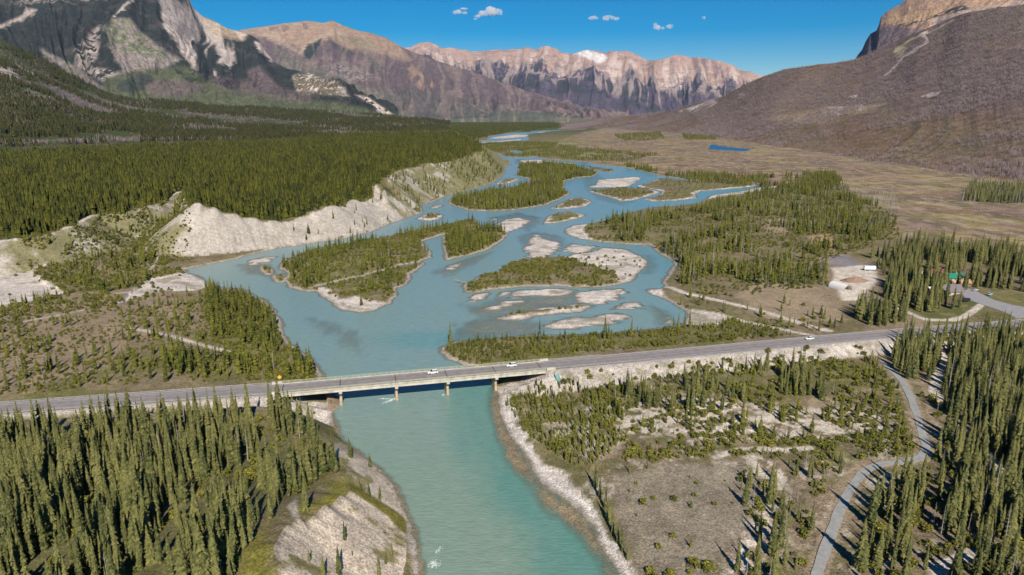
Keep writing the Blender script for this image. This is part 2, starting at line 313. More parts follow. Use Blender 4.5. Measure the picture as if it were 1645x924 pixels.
class MB:
    """collects shapes into one mesh"""
    def __init__(s): s.v = []; s.f = []; s.mi = []
    def add(s, vs, fs, mi=0):
        b = len(s.v); s.v += [tuple(map(float, v)) for v in vs]; s.f += [tuple(b+i for i in f) for f in fs]; s.mi += [mi]*len(fs); return s
    def box(s, x0, x1, y0, y1, z0, z1, mi=0):
        return s.add([(x0,y0,z0),(x1,y0,z0),(x1,y1,z0),(x0,y1,z0),(x0,y0,z1),(x1,y0,z1),(x1,y1,z1),(x0,y1,z1)], [(3,2,1,0),(4,5,6,7),(0,1,5,4),(1,2,6,5),(2,3,7,6),(3,0,4,7)], mi)
    def loft(s, rings, mi=0, cap=True):
        n = len(rings[0]); vs = [p for r in rings for p in r]; fs = []
        for k in range(len(rings)-1):
            for i in range(n):
                j = (i+1) % n; fs.append((k*n+i, k*n+j, (k+1)*n+j, (k+1)*n+i))
        if cap: fs.append(tuple(range(n-1, -1, -1))); fs.append(tuple((len(rings)-1)*n+i for i in range(n)))
        return s.add(vs, fs, mi)
    def tube(s, a, b, r0, r1=None, n=6, mi=0):
        r1 = r0 if r1 is None else r1; a = Vector(a); b = Vector(b); d = (b-a).normalized()
        u = d.orthogonal().normalized(); w = d.cross(u)
        return s.loft([[a+(u*math.cos(t)+w*math.sin(t))*r0 for t in [2*math.pi*i/n for i in range(n)]], [b+(u*math.cos(t)+w*math.sin(t))*r1 for t in [2*math.pi*i/n for i in range(n)]]], mi)
    def mesh(s, name):
        me = bpy.data.meshes.new(name); me.from_pydata(s.v, [], s.f); me.update(); return me
    def build(s, name, m=None, parent=None, smooth=False, bevel=0):
        me = s.mesh(name); ms = m if isinstance(m, (list, tuple)) else [m]
        for q in ms: me.materials.append(q)
        if len(ms) > 1: me.polygons.foreach_set('material_index', np.array(s.mi, np.int32))
        if bevel:
            bm = bmesh.new(); bm.from_mesh(me); bmesh.ops.remove_doubles(bm, verts=bm.verts, dist=1e-4)
            bmesh.ops.bevel(bm, geom=[e for e in bm.edges], offset=bevel, segments=2, affect='EDGES'); bm.to_mesh(me); bm.free()
        return link(name, me, None, parent, smooth)
# ------------------------------------------------------------------ GROUND
col = lambda *c: np.array(c, np.float32)
OLIVE = col(.148,.136,.052); TAN = col(.29,.225,.15); GRAVELC = col(.52,.465,.42); SCREE = col(.385,.345,.30); BURNT = col(.215,.150,.092); GREYT = col(.20,.16,.12); GREENY = col(.16,.145,.032); PALE = col(.52,.46,.39); ORANGE = col(.34,.24,.14); ASPH = col(.16,.15,.16); FLOOR = col(.10,.10,.04); DKG = col(.045,.06,.018); LAWN = col(.115,.12,.042); BROWN = col(.17,.13,.085)
ZONES = [ # outline px, z, colour, soft m, noise m
 ([(940,213),(1000,205),(1300,196),(1720,196),(1800,440),(1645,412),(1560,400),(1450,388),(1445,350),(1400,318),(1330,298),(1250,296),(1130,286),(1020,268),(930,254),(880,246),(900,226)], 5, BURNT, 10, 30),
 ([(-160,500),(60,478),(200,470),(300,458),(330,466),(330,520),(250,560),(150,600),(0,640),(-160,660)], 2, TAN*.82, 8, 16),
 
 ([(1040,690),(1030,640),(1140,640),(1250,650),(1400,630),(1440,690),(1330,700),(1250,715),(1130,705)], 3, TAN, 3, 8),
 ([(860,700),(1000,700),(1150,740),(1300,740),(1440,770),(1330,900),(1280,960),(1120,960),(1230,800),(1000,740)], 3, TAN*.8, 4, 12),
 ([(975,755),(1080,738),(1200,745),(1250,785),(1215,835),(1180,880),(1120,935),(1060,960),(1015,880)], 3, GREYT*.95, 2, 4),
 ([(1180,470),(1240,440),(1335,465),(1350,512),(1280,520),(1210,500)], 4, TAN, 4, 6), ([(1225,352),(1290,345),(1335,358),(1300,372),(1235,372)], 5, TAN, 4, 6),
 ([(1295,378),(1330,372),(1352,392),(1345,404),(1305,395)], 5, ORANGE, 3, 4), ([(1300,420),(1345,400),(1420,430),(1420,480),(1340,490),(1310,450)], 5, TAN*.8, 4, 5),
 ([(1335,410),(1345,406),(1362,408),(1385,424),(1362,428),(1332,420)], 5, ASPH*1.3, 2, 2),
 ([(1338,428),(1385,424),(1408,434),(1408,450),(1385,480),(1352,480),(1342,455)], 5, PALE*1.1, 2, 2),
 ([(1480,500),(1540,480),(1582,492),(1570,500),(1500,508)], 6, LAWN, 2, 2), ([(1410,505),(1480,500),(1500,520),(1450,530),(1390,528)], 6, TAN*.8, 3, 4),
 ([(430,870),(470,815),(520,775),(545,745),(562,770),(560,795),(500,832),(450,850),(436,885),(444,920),(440,1000),(390,1000),(400,900)], 15, GREENY*1.1, 3, 4),
 ([(1470,560),(1520,555),(1530,575),(1500,590),(1475,580)], 5, TAN*.7, 2, 3),
 ([(1440,560),(1800,520),(1800,1100),(1340,1100),(1400,800),(1500,740),(1490,700),(1470,620)], 5, BROWN*1.2, 5, 10),
 ([(140,350),(200,335),(295,300),(310,325),(290,360),(250,430),(150,440),(20,400),(60,380)], 14, TAN*.75, 4, 14),
 ([(800,255),(870,228),(930,222),(960,250),(1000,262),(930,257),(870,252)], 1, OLIVE*1.1, 8, 20),
]
TRACKS = [ # px line, z, half width m, colour
 ([(1404,558),(1412,572),(1428,592),(1452,614),(1464,640)], 4, 2.6, TAN), ([(1464,640),(1474,668),(1482,695),(1490,722),(1478,736),(1450,741),(1415,743)], 4, 2.7, TAN*.95), ([(1374,772),(1357,800),(1341,838),(1326,878),(1311,920),(1298,965)], 4, 2.7, TAN*.95),
 ([(1070,455),(1100,468),(1160,482),(1230,500),(1300,524),(1330,532)], 3, 2.4, PALE), ([(1100,492),(1150,500),(1200,516),(1260,530),(1310,540)], 3, 2.0, PALE*.9),
 ([(1195,722),(1262,726),(1300,722)], 3, 1.6, PALE), ([(1150,735),(1190,722)], 3, 1, PALE), ([(212,532),(270,542),(330,556),(370,566)], 2, 1.5, PALE*.9), ([(190,476),(260,468),(330,456)], 1, 2.2, PALE*.9), ([(140,500),(40,520)], 2, 1, PALE*.8),
 ([(1510,560),(1520,578),(1508,600),(1500,625),(1512,640)], 5, 2.0, PALE), ([(1545,680),(1570,705),(1600,735),(1612,750),(1592,758),(1630,768)], 5, 1.6, PALE*.9), ([(1400,745),(1385,752),(1370,772),(1350,800)], 3.4, 3.0, TAN*.9), ([(1480,600),(1500,690),(1520,735)], 4, 1.0, TAN*.9),
 ([(1560,880),(1520,900),(1500,924),(1480,950)], 5, 1.4, PALE*.9), ([(1490,508),(1530,508),(1560,500),(1590,488)], 6, 2.2, PALE), ([(1430,478),(1450,492),(1480,505),(1510,508)], 6, 2.0, PALE),
 ([(505,866),(474,838),(470,805),(474,795)], 17, .7, PALE*.9), ([(300,300),(285,312),(265,325),(250,330)], 30, 3, PALE), ([(205,338),(150,346),(130,358)], 25, 4, PALE), ([(215,352),(180,357),(165,362)], 20, 3, PALE), ([(110,368),(90,380),(55,392)], 22, 3, PALE),
 ([(230,425),(262,382)], 12, .6, PALE), ([(280,360),(297,332)], 20, .6, ORANGE),
 ([(1010,272),(1130,285)], 1, 2, ORANGE*1.2), ([(1480,330),(1520,322),(1560,318)], 6, 2, ORANGE*.8), ([(930,222),(1010,206),(1090,203)], 6, 5, TAN), ([(1000,252),(1100,250),(1180,262)], 6, 5, TAN*1.1), ([(1340,285),(1450,290),(1560,285)], 6, 4, TAN)]
STONY = [([(1000,650),(1100,635),(1250,655),(1400,660),(1450,690),(1300,712),(1130,706),(1010,692)], .85), ([(1150,745),(1210,735),(1270,760),(1240,850),(1200,950),(1150,950),(1200,830)], .8), ([(860,690),(900,650),(1000,640),(1020,700),(960,730)], .5), ([(1380,770),(1430,760),(1450,790),(1400,800)], .7)]
def shade_ground(G, X, Y):
    n = len(X); c = np.tile(OLIVE, (n, 1)).astype(np.float32); r = G['r']
    m1 = fbm(X/22, Y/22, 4, 61); m2 = fbm(X/5, Y/5, 4, 62); m3 = fbm(X/90, Y/90, 3, 63)
    def mix(k, q):
        nonlocal c
        k = np.clip(k, 0, 1)[:, None]; c = c*(1-k)+np.asarray(q)*k
    mix(sstep(.45, .62, m1)*.7, TAN*.7); mix(sstep(.52, .7, m3)*.5, BROWN)
    mix(sstep(3000, 5500, r)*(X < 700), DKG*1.3)
    for pg, z, q, soft, nz in ZONES:
        w = W(pg, z); d = polydist(w, X, Y, soft+nz+5)
        if (d < soft+nz).any():
            k = sstep(soft, -soft, d+(m1-.5)*nz*2)
            mix(k, q)
    # mottling of the burnt plain
    wb = sstep(20, -20, polydist(W(ZONES[0][0], 5), X, Y, 60))
    mix(wb*sstep(.5, .62, fbm(X/60+3, Y/40, 5, 71))*.75, col(.32,.26,.11)); mix(wb*sstep(.5, .62, fbm(X/50, Y/90, 5, 72))*.6, col(.12,.095,.075)); mix(wb*sstep(.55, .62, fbm(X/7, Y/16, 4, 74))*.55, col(.10,.08,.06)); mix(wb*sstep(.56, .62, fbm(X/9+30, Y/20, 4, 79))*.4, col(.42,.34,.27)); mix(wb*sstep(.58, .72, fbm(X/30, Y/50, 4, 73))*.45, col(.15,.16,.05)); mix(wb*sstep(.6, .72, fbm(X/90+9, Y/120, 4, 76))*.5, col(.27,.17,.14))
    # pale stones showing through on the flats right of the river
    rf = sstep(-40, 20, X-(Y-140)*.12)*sstep(330, 250, Y)*(G['dn'] > 10)
    mix(rf*sstep(.50, .56, fbm(X/2.2, Y/2.2, 3, 66))*.55*sstep(.46, .58, m1+.03), PALE)
    mix(sstep(.58, .66, m2)*.35*(r < 700)*(G['dp'] > 0), TAN)
    mix(rf*sstep(.50, .60, fbm(X/7+40, Y/7, 4, 75))*.6, OLIVE*.9); mix(rf*sstep(.55, .62, fbm(X/3+40, Y/3, 4, 77))*.5, col(.10,.08,.05))
    for pg, amt in STONY:
        d = polydist(W(pg, 3), X, Y, 8); mix(sstep(3, -3, d+(m1-.5)*9)*sstep(.44, .54, fbm(X/3.2, Y/2.6, 4, 87))*amt, PALE*1.1)
    d = polydist(W([(985,760),(1080,742),(1195,748),(1235,785),(1205,835),(1170,880),(1120,935),(1060,960),(1018,880)], 3), X, Y, 8); mix(sstep(3, -3, d+(m1-.5)*9)*(.65+.35*m3), col(.235,.200,.148)*(.8+.45*m2)[:, None])
    for l, z, hw, q in TRACKS:
        w = W(l, z); d = dl(w, X, Y, hw+6)
        mix(sstep(hw+.8, hw-.5, d+(m2-.5)*1.6), q)
    # beaches
    rbk = polydist(W([(806,640),(820,690),(835,712),(852,740),(868,768),(890,790),(915,806),(938,828),(955,850),(968,880),(985,905),(1000,940)], .5), X, Y, 20, closed=False)
    gm = sstep(-1.5, 1.0, G['gz']+(m2-.5)*4)
    mix(gm*(G['land'] > -3), GRAVELC*(.75+.5*m2)[:, None]*(.85+.3*fbm(X/30, Y/8, 3, 77))[:, None])
    mix(gm*sstep(.56, .66, fbm(X/16, Y/9, 4, 78))*.6*(G['gz'] > 3)*(r > 250), col(.20,.17,.09))
    bank = sstep(3.0, .8, G['land']+(m2-.5)*3)*(G['land'] > 0)
    mix(bank*.75, GRAVELC*.8); mix((sstep(.5, .1, G['land'])*(G['land'] > 0))*.45, col(.17,.14,.11))
    mix(sstep(5.2, 2.6, rbk+(m2-.5)*8)*(G['land'] > .8)*(G['land'] < 16)*.85, col(.62,.57,.52)*(.7+.6*fbm(X/1.5, Y/1.5, 3, 67))[:, None])
    mix(gm*sstep(2.6, .6, G['land']+(m2-.5)*3)*(G['land'] > 0)*.65, col(.25,.215,.185))
    # scree
    s1 = (G['steep'] == 1); s2 = (G['steep'] == 2)|(G['steep'] == 3)
    px, py = proj(X, Y, G['z'])
    st = fbm(G['arc']/3.0, G['dp']/26, 4, 81)
    veg1 = sstep(318, 285, px)*.62+sstep(600, 640, px)*.55+sstep(715, 740, px)*.5
    vg = sstep(.62, .5, fbm(X/14, Y/14, 4, 82)+.0-(.30*veg1-.12))
    k = s1*1.0
    mix(k, SCREE*(.78+.45*st)[:, None]); mix(k*sstep(.7, .3, 1-veg1+(fbm(X/12, Y/12, 4, 83)-.5)*1.4)*.85, OLIVE*1.1)
    st2 = fbm(G['arc2']/3.5, G['dn']/14, 4, 84)
    far_ = s2*sstep(-90, -70, X-(150-Y)*0)  # only the bluff beside the water is bare
    blf = s2*sstep(235, 215, Y+0*X)
    mix(blf, np.array([.54,.45,.355])*(.9+.2*st2)[:, None]); mix(blf*(1-sstep(0, 2.0, G['dn']))*.5, col(.12,.10,.07)); mix(s2*(1-blf), OLIVE)
    mix(blf*sstep(.60, .70, fbm(X/7, Y/7, 4, 85)+.0)*.8, GREENY)
    gb = blf*sstep(1.6, 0, np.abs(polydist(W([(560,797),(600,802),(632,810),(650,822)], 6), X, Y, 20, closed=False))-2.0); mix(gb, GREENY)
    # embankment and shoulders
    em = G['emb']*1.0; mix(em, (GRAVELC*.80)*(.75+.5*m2)[:, None]); mix(em*sstep(.55, .66, fbm(X/6, Y/6, 4, 86))*.55, OLIVE)
    mix((X < BR_A[0]-25)*em*.8, OLIVE*.95)
    north = ((X-BR_A[0])*-ub[1]+(Y-BR_A[1])*ub[0] > 0)
    mix(em*north*sstep(8.5, 11, G['dro'])*.9, OLIVE)
    mix(sstep(9, 7.6, G['dro'])*(G['z'] > 6), GRAVELC*.72)
    # river bed
    mix((G['land'] < 0)*1.0, col(.27,.205,.15)*(.8+.4*m2)[:, None])
    # forest floor on the plateau
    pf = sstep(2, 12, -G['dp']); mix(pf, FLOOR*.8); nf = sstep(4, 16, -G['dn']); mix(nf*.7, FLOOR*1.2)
    return c
AZ0, AZ1 = math.radians(-47), math.radians(47)
NC = 1180
rr = [88.0]
while rr[-1] < 19500: rr.append(rr[-1]+max(.55, min(.0048*rr[-1], 140)))
rr = np.array(rr); NR = len(rr)
az = np.linspace(AZ0, AZ1, NC)
RR, AA = np.meshgrid(rr, az, indexing='ij'); GX = (RR*np.sin(AA)).ravel(); GY = (RR*np.cos(AA)).ravel()
G = ground(GX, GY); Gc = shade_ground(G, GX, GY)
me, _ = grid_mesh('ground', np.c_[GX, GY, G['z']], NR, NC); vcol(me, 'Col', Gc)
M_land = land_mat('land', [(1.5, .55), (.35, .25), (.06, .18)], bump=.45, bs=1.3)
tag(link('ground', me, M_land), kind='structure')
print('ground', len(GX), time.time()-T0)
def zat(x, y):
    return float(ground(np.array([x], float), np.array([y], float))['z'][0])
def zats(X, Y): return ground(np.asarray(X, float), np.asarray(Y, float))['z']
# ------------------------------------------------------------------ WATER
SHAL = [([(799,620),(806,670),(820,700),(850,738),(880,785),(925,815),(955,845),(975,893),(1003,935),(1040,1010),(990,1010),(965,907),(937,871),(911,845),(885,824),(851,783),(820,754),(800,700),(785,650)], 3, .97),
 ([(500,513),(530,520),(570,535),(582,555),(575,570),(555,550),(520,530)], 7, .38), ([(745,490),(790,505),(870,520),(870,535),(760,545),(725,548),(745,520),(780,512)], 9, .55), ([(800,480),(930,470),(920,490),(780,510),(760,500)], 9, .6),
 ([(1050,492),(1070,500),(1080,520),(1060,522)], 5, .5), ([(700,438),(720,425),(790,405),(760,425),(715,445)], 6, .45), ([(385,425),(430,425),(440,445),(400,440)], 6, .5), ([(930,250),(940,300),(960,320),(1000,330),(1020,325),(980,300)], 8, .3), ([(840,395),(830,380),(860,372),(900,380),(910,400),(890,390)], 6, .35), ([(1040,410),(1055,425),(1045,440),(1030,440)], 6, .45), ([(790,350),(830,342),(870,350),(850,372)], 8, .4), ([(830,256),(930,262),(900,266),(830,264)], 10, .5)]
wm = (G['land'] < 1.5) & (G['r'] < 12000)
me, used = grid_mesh('river', np.c_[GX, GY, np.zeros_like(GX)], NR, NC, wm)
X = GX[used]; Y = GY[used]; ld = G['land'][used]; r = G['r'][used]
sh = sstep(2.6, 0, -ld+(fbm(X/6, Y/6, 3, 91)-.5)*2.5)*.9
for pg, soft, amt in SHAL:
    d = polydist(W(pg), X, Y, 40); sh = np.maximum(sh, amt*sstep(soft, -soft, d+(fbm(X/5, Y/16, 4, 92)-.5)*soft*1.6))
wc = np.tile(col(.225,.33,.32), (len(X), 1)); 
def wmix(k, q):
    global wc
    k = np.clip(k, 0, 1)[:, None]; wc = wc*(1-k)+q*k
wmix(sstep(330, 200, r), col(.245,.325,.255)); wmix(sstep(450, 900, r), col(.20,.325,.36)); 
ex = sstep(60, 160, X)*sstep(380, 440, Y); wmix(ex*.8, col(.13,.31,.355))
rs_ = polydist(W([(799,620),(806,670),(820,700),(850,738),(880,785),(925,815),(955,845),(975,893),(1003,935),(1040,1010)]), X, Y, 40, closed=False)
wmix(sstep(30, 12, rs_+(fbm(X/8, Y/20, 3, 95)-.5)*8)*.75, col(.10,.27,.225))
wmix(sstep(22, 8, np.hypot((X-P(700,540)[0])/2.2, Y-P(700,545)[1]))*.35, col(.06,.28,.27))
wmix(sstep(.45, .7, fbm(X/11, Y/45, 4, 93))*.22, col(.25,.32,.24))
vcol(me, 'Col', np.c_[wc*np.array([.80,.84,.86]), sh])
M = bpy.data.materials.new('glacial_water'); M.use_nodes = True; nt = M.node_tree; b = nt.nodes['Principled BSDF']; b.inputs['Roughness'].default_value = .22; b.inputs['IOR'].default_value = 1.33
at = nt.nodes.new('ShaderNodeAttribute'); at.attribute_name = 'Col'; g = nt.nodes.new('ShaderNodeNewGeometry')
mp = nt.nodes.new('ShaderNodeMapping'); mp.inputs['Scale'].default_value = (.55, 1.3, 1); nt.links.new(g.outputs['Position'], mp.inputs[0])
n1 = nt.nodes.new('ShaderNodeTexNoise'); n1.inputs['Scale'].default_value = .8; n1.inputs['Detail'].default_value = 5; n1.inputs['Roughness'].default_value = .6; nt.links.new(mp.outputs[0], n1.inputs['Vector'])
bp = nt.nodes.new('ShaderNodeBump'); bp.inputs['Distance'].default_value = .24; nt.links.new(n1.outputs[0], bp.inputs['Height']); nt.links.new(bp.outputs[0], b.inputs['Normal'])
n2 = nt.nodes.new('ShaderNodeTexNoise'); n2.inputs['Scale'].default_value = .35; n2.inputs['Detail'].default_value = 6; n2.inputs['Roughness'].default_value = .7; nt.links.new(mp.outputs[0], n2.inputs['Vector'])
mr = nt.nodes.new('ShaderNodeMapRange'); mr.inputs[1].default_value = .3; mr.inputs[2].default_value = .7; mr.inputs[3].default_value = .88; mr.inputs[4].default_value = 1.12; nt.links.new(n2.outputs[0], mr.inputs[0])
mx = nt.nodes.new('ShaderNodeMix'); mx.data_type = 'RGBA'; mx.blend_type = 'MULTIPLY'; mx.inputs[0].default_value = 1; nt.links.new(at.outputs['Color'], mx.inputs[6]); nt.links.new(mr.outputs[0], mx.inputs[7])
# small whitecaps
n3 = nt.nodes.new('ShaderNodeTexNoise'); n3.inputs['Scale'].default_value = .55; n3.inputs['Detail'].default_value = 7; n3.inputs['Roughness'].default_value = .72; nt.links.new(mp.outputs[0], n3.inputs['Vector'])
mr3 = nt.nodes.new('ShaderNodeMapRange'); mr3.inputs[1].default_value = .70; mr3.inputs[2].default_value = .76; mr3.inputs[3].default_value = 0; mr3.inputs[4].default_value = .75; nt.links.new(n3.outputs[0], mr3.inputs[0])
mx3 = nt.nodes.new('ShaderNodeMix'); mx3.data_type = 'RGBA'; nt.links.new(mr3.outputs[0], mx3.inputs[0]); nt.links.new(mx.outputs[2], mx3.inputs[6]); mx3.inputs[7].default_value = (.7, .75, .74, 1)
nt.links.new(mx3.outputs[2], b.inputs['Base Color'])
tr = nt.nodes.new('ShaderNodeBsdfTransparent'); tr.inputs[0].default_value = (.93, .94, .88, 1); ms = nt.nodes.new('ShaderNodeMixShader')
nt.links.new(at.outputs['Alpha'], ms.inputs[0]); nt.links.new(b.outputs[0], ms.inputs[1]); nt.links.new(tr.outputs[0], ms.inputs[2]); nt.links.new(ms.outputs[0], nt.nodes['Material Output'].inputs[0])
tag(link('river', me, M), kind='structure')
M_pond = mat('pond_water', (.012, .11, .22), .5)
b_ = MB(); pw = [(x, y, 3.75) for x, y in W([(x+(x-1172)*.06, y+(y-238)*.15) for x, y in POND], 3.75)]; b_.add(pw, [tuple(range(len(pw)))]); tag(b_.build('pond_water', M_pond), kind='structure')
# ------------------------------------------------------------------ MOUNTAINS
def aziel(x, y):
    d = ray(x, y); h = math.hypot(d[0], d[1]); return math.atan2(d[0], d[1]), d[2]/h
def inpoly(pg, px, py): return polydist(np.array(pg, float), px, py, 14)
LAYERS = {}
def layer(name, ridge, base, zb, ncol, nrow, p, gam, glen, seed, paint, label, back=.35, ridgen=6, m=None, warp=.6):
    A = np.array([(aziel(x, y)[0], CAMZ+R*aziel(x, y)[1], R) for x, y, R in ridge]); A = A[A[:, 0].argsort()]
    B = np.array([(aziel(x, 190)[0], R) for x, R in base]); B = B[B[:, 0].argsort()]
    a = np.linspace(A[0, 0], A[-1, 0], ncol); zr = np.interp(a, A[:, 0], A[:, 1]); Rr = np.interp(a, A[:, 0], A[:, 2]); Rb = np.interp(a, B[:, 0], B[:, 1])
    u = a*Rr.mean()
    zr = zr+(fbm(u/(glen*.35), u*0, 4, seed)-.5)*ridgen*2
    t = np.r_[np.linspace(0, 1, nrow), 1+np.linspace(.03, back, 10)]
    T, UU = np.meshgrid(t, u, indexing='ij'); Z0 = zb; ZR = zr[None, :]; R = Rb[None, :]+(Rr-Rb)[None, :]*T
    Tc = np.clip(T, 0, 1); f = Tc**p*(.75)+.25*Tc**(p*2.2)
    wob = (fbm(UU/(glen*2.2), T*2.2, 3, seed+5)-.5)*glen*warp*4*(1-Tc*.3)
    gl = ridged((UU+wob)/glen, T*.9, 4, seed+9)
    big = fbm(UU/(glen*4)+T*.6, T*1.6, 3, seed+20)
    gl2 = ridged((UU+wob*.8+(big-.5)*glen)/(glen*.28), T*2.6, 3, seed+13)
    det = fbm(UU/(glen*.12), R/(glen*.12), 4, seed+30)
    env = np.sin(np.pi*np.clip(Tc, 0, 1)**.85)**.8
    z = Z0+(ZR-Z0)*f+env*((gl-.55)*gam+(gl2-.55)*gam*.36+(big-.5)*gam*1.6+(det-.5)*gam*.14)
    z = np.where(T > 1, ZR-(T-1)*(Rr-Rb)[None, :]*.9, z); z[0] -= 160
    AZ = np.broadcast_to(a[None, :], T.shape); X = (R*np.sin(AZ)).ravel(); Y = (R*np.cos(AZ)).ravel(); Z = z.ravel()
    me, _ = grid_mesh(name, np.c_[X, Y, Z], len(t), ncol)
    px, py = proj(X, Y, Z); n1 = fbm(X/(glen*.5), Y/(glen*.5)+Z/(glen*.4), 4, seed+40); n2 = fbm(X/(glen*.12), Y/(glen*.12)+Z/(glen*.1), 4, seed+50)
    ctx = dict(px=px+(n1-.5)*10, py=py+(n2-.5)*6, t=T.ravel(), gl=gl.ravel(), gl2=gl2.ravel(), n1=n1, n2=n2, n3=fbm((UU+wob).ravel()/(glen*.25), T.ravel()*3, 4, seed+60), X=X, Y=Y, Z=Z)
    c = paint(ctx); vcol(me, 'Col', c)
    o = tag(link(name, me, m), label, None, None, 'structure'); LAYERS[name] = (X, Y, Z, T.ravel()); return o
def mixer(n, base):
    c = [np.tile(np.asarray(base, np.float32), (n, 1))]
    def mix(k, q): k = np.clip(k, 0, 1)[:, None]; c[0] = c[0]*(1-k)+np.asarray(q)*k
    return c, mix
ROCK = col(.44,.375,.34); PURP = col(.112,.084,.088); DARK = col(.030,.038,.036); MEAD = col(.115,.13,.075)
def paint_left(k):
    c, mix = mixer(len(k['X']), DARK); px, py = k['px'], k['py']
    pg = lambda l, s=3: sstep(s, -s, inpoly(l, px, py)+(k['n2']-.5)*6)
    mix(sstep(.56, .66, k['n1'])*.3, PURP)
    mix(pg([(165,45),(180,30),(208,30),(225,50),(250,70),(290,95),(270,110),(200,120),(185,95),(178,70)], 4), ROCK*.6); mix(pg([(165,45),(180,30),(208,30),(225,50),(250,70),(290,95),(230,92),(185,80)], 4)*sstep(.4, .55, k['n2']), MEAD*1.2)
    mix(pg([(118,82),(140,58),(160,42),(160,75),(150,108),(200,118),(165,132),(120,108)], 5)*sstep(.42, .55, k['n2']), ROCK*.85)
    mix(pg([(60,75),(125,110),(165,140),(200,155),(190,158),(120,125),(70,90)], 3)*.7, ROCK*.6)
    rk = [(248,-60),(290,-60),(315,5),(330,28),(400,52),(390,64),(372,60),(378,98),(352,88),(340,75),(332,90),(322,122),(300,98),(285,72),(262,42)]
    mix(pg(rk, 4)*sstep(.34, .5, k['n3']+.02), ROCK); mix(pg([(325,28),(398,52),(388,64),(345,60)], 3)*.6, col(.5,.38,.27))
    mix(pg([(322,60),(345,70),(375,98),(368,108),(330,95)], 3)*sstep(.47, .55, k['n3']), ROCK); mix(pg([(318,95),(345,112),(350,125),(322,118)], 3)*sstep(.45, .55, k['n3']), ROCK)
    mix(sstep(8, -14, py+(k['n1']-.5)*40+np.abs(px-60)*.05)*sstep(.38, .5, k['n2'])*sstep(300, 180, px), ROCK); mix(pg([(-20,50),(0,40),(35,24),(40,12),(58,16),(50,26),(10,42)], 3), ROCK*.9); mix(pg([(180,28),(205,2),(215,0),(200,14)], 2), ROCK)
    mix(pg([(170,125),(230,112),(300,106),(330,128),(430,150),(540,165),(640,185),(640,210),(150,210)], 5), MEAD*.85)
    mix(pg([(225,130),(300,128),(330,140),(290,158),(240,152)], 5)*.75, PURP*1.25); mix(pg([(190,130),(235,118),(250,130),(215,150),(185,145)], 4)*.8, DARK*1.4)
    mix(pg([(395,112),(415,105),(430,120),(450,142),(420,140),(400,128)], 4)*.8, PURP*1.3); mix(pg([(330,120),(400,130),(520,155),(480,165),(350,145)], 4)*.6, PURP*1.25)
    mix(pg([(408,66),(418,70),(440,98),(432,96),(415,80)], 1.5), ROCK); mix(pg([(370,52),(400,62),(408,70),(385,66)], 2)*sstep(.55, .6, k['n2']), ROCK*.8)
    cl = pg([(470,122),(495,116),(545,132),(562,155),(520,152),(475,148)], 4); mix(cl*.8, col(.20,.17,.11)); mix(cl*sstep(.55, .62, k['n2']), ROCK*1.25)
    mix(pg([(570,152),(590,155),(612,170),(634,185),(612,184),(598,168)], 2)*sstep(.40, .5, k['n2']), ROCK*1.3)
    mix(pg([(540,142),(556,140),(560,156),(546,154)], 2)*.7, ROCK*.8)
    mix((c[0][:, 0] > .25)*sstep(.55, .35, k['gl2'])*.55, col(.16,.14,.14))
    return c[0]*(.8+.4*k['n2'])[:, None]
def paint_brown(k):
    c, mix = mixer(len(k['X']), PURP*1.05); px, py, t = k['px'], k['py'], k['t']
    pg = lambda l, s=4: sstep(s, -s, inpoly(l, px, py)+(k['n2']-.5)*8)
    mix(pg([(330,60),(435,30),(540,25),(640,70),(660,95),(650,100),(610,85),(560,78),(530,62),(490,85),(480,75),(440,60),(400,55)], 4), col(.31,.215,.15))
    mix(pg([(415,55),(440,50),(475,78),(482,82),(500,62),(540,45),(560,60),(520,60),(490,92),(465,80)], 3)*.6, col(.40,.31,.22))
    mix(pg([(395,52),(430,44),(500,36),(498,44),(430,52)], 2)*sstep(.45, .55, k['n3'])*.7, PURP)
    mix(pg([(486,88),(495,72),(515,62),(512,80),(500,96)], 2), DARK*1.1); mix(pg([(590,88),(600,95),(612,108),(608,120),(596,112)], 3), DARK*1.2)
    mix(pg([(545,55),(580,62),(605,80),(590,85),(560,72)], 4)*.6, MEAD)
    mix(pg([(520,55),(540,70),(565,85),(560,92),(535,75)], 2)*.7, DARK*1.6)
    mix(pg([(440,75),(480,95),(560,130),(640,160),(600,165),(500,125),(450,105)], 5)*.6, col(.13,.135,.10))
    mix(pg([(515,105),(545,100),(590,115),(600,130),(560,132),(520,115)], 5)*sstep(.42, .55, k['n2'])*.8, ROCK*.6)
    mix(pg([(610,85),(650,95),(700,135),(680,145),(640,120)], 4)*sstep(.5, .6, k['n3'])*.7, col(.36,.24,.17))
    mix(sstep(.16, .04, t)*.9, col(.085,.095,.07)); mix(sstep(.55, .66, k['n1'])*.35*(1-sstep(.5, .8, t)), DARK*1.7)
    mix(pg([(600,140),(700,150),(900,185),(600,185)], 5)*.4, col(.10,.11,.09))
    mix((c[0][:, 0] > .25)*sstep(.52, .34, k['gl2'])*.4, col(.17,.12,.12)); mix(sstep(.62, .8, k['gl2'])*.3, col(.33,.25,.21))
    return c[0]*(.8+.4*k['n2'])[:, None]
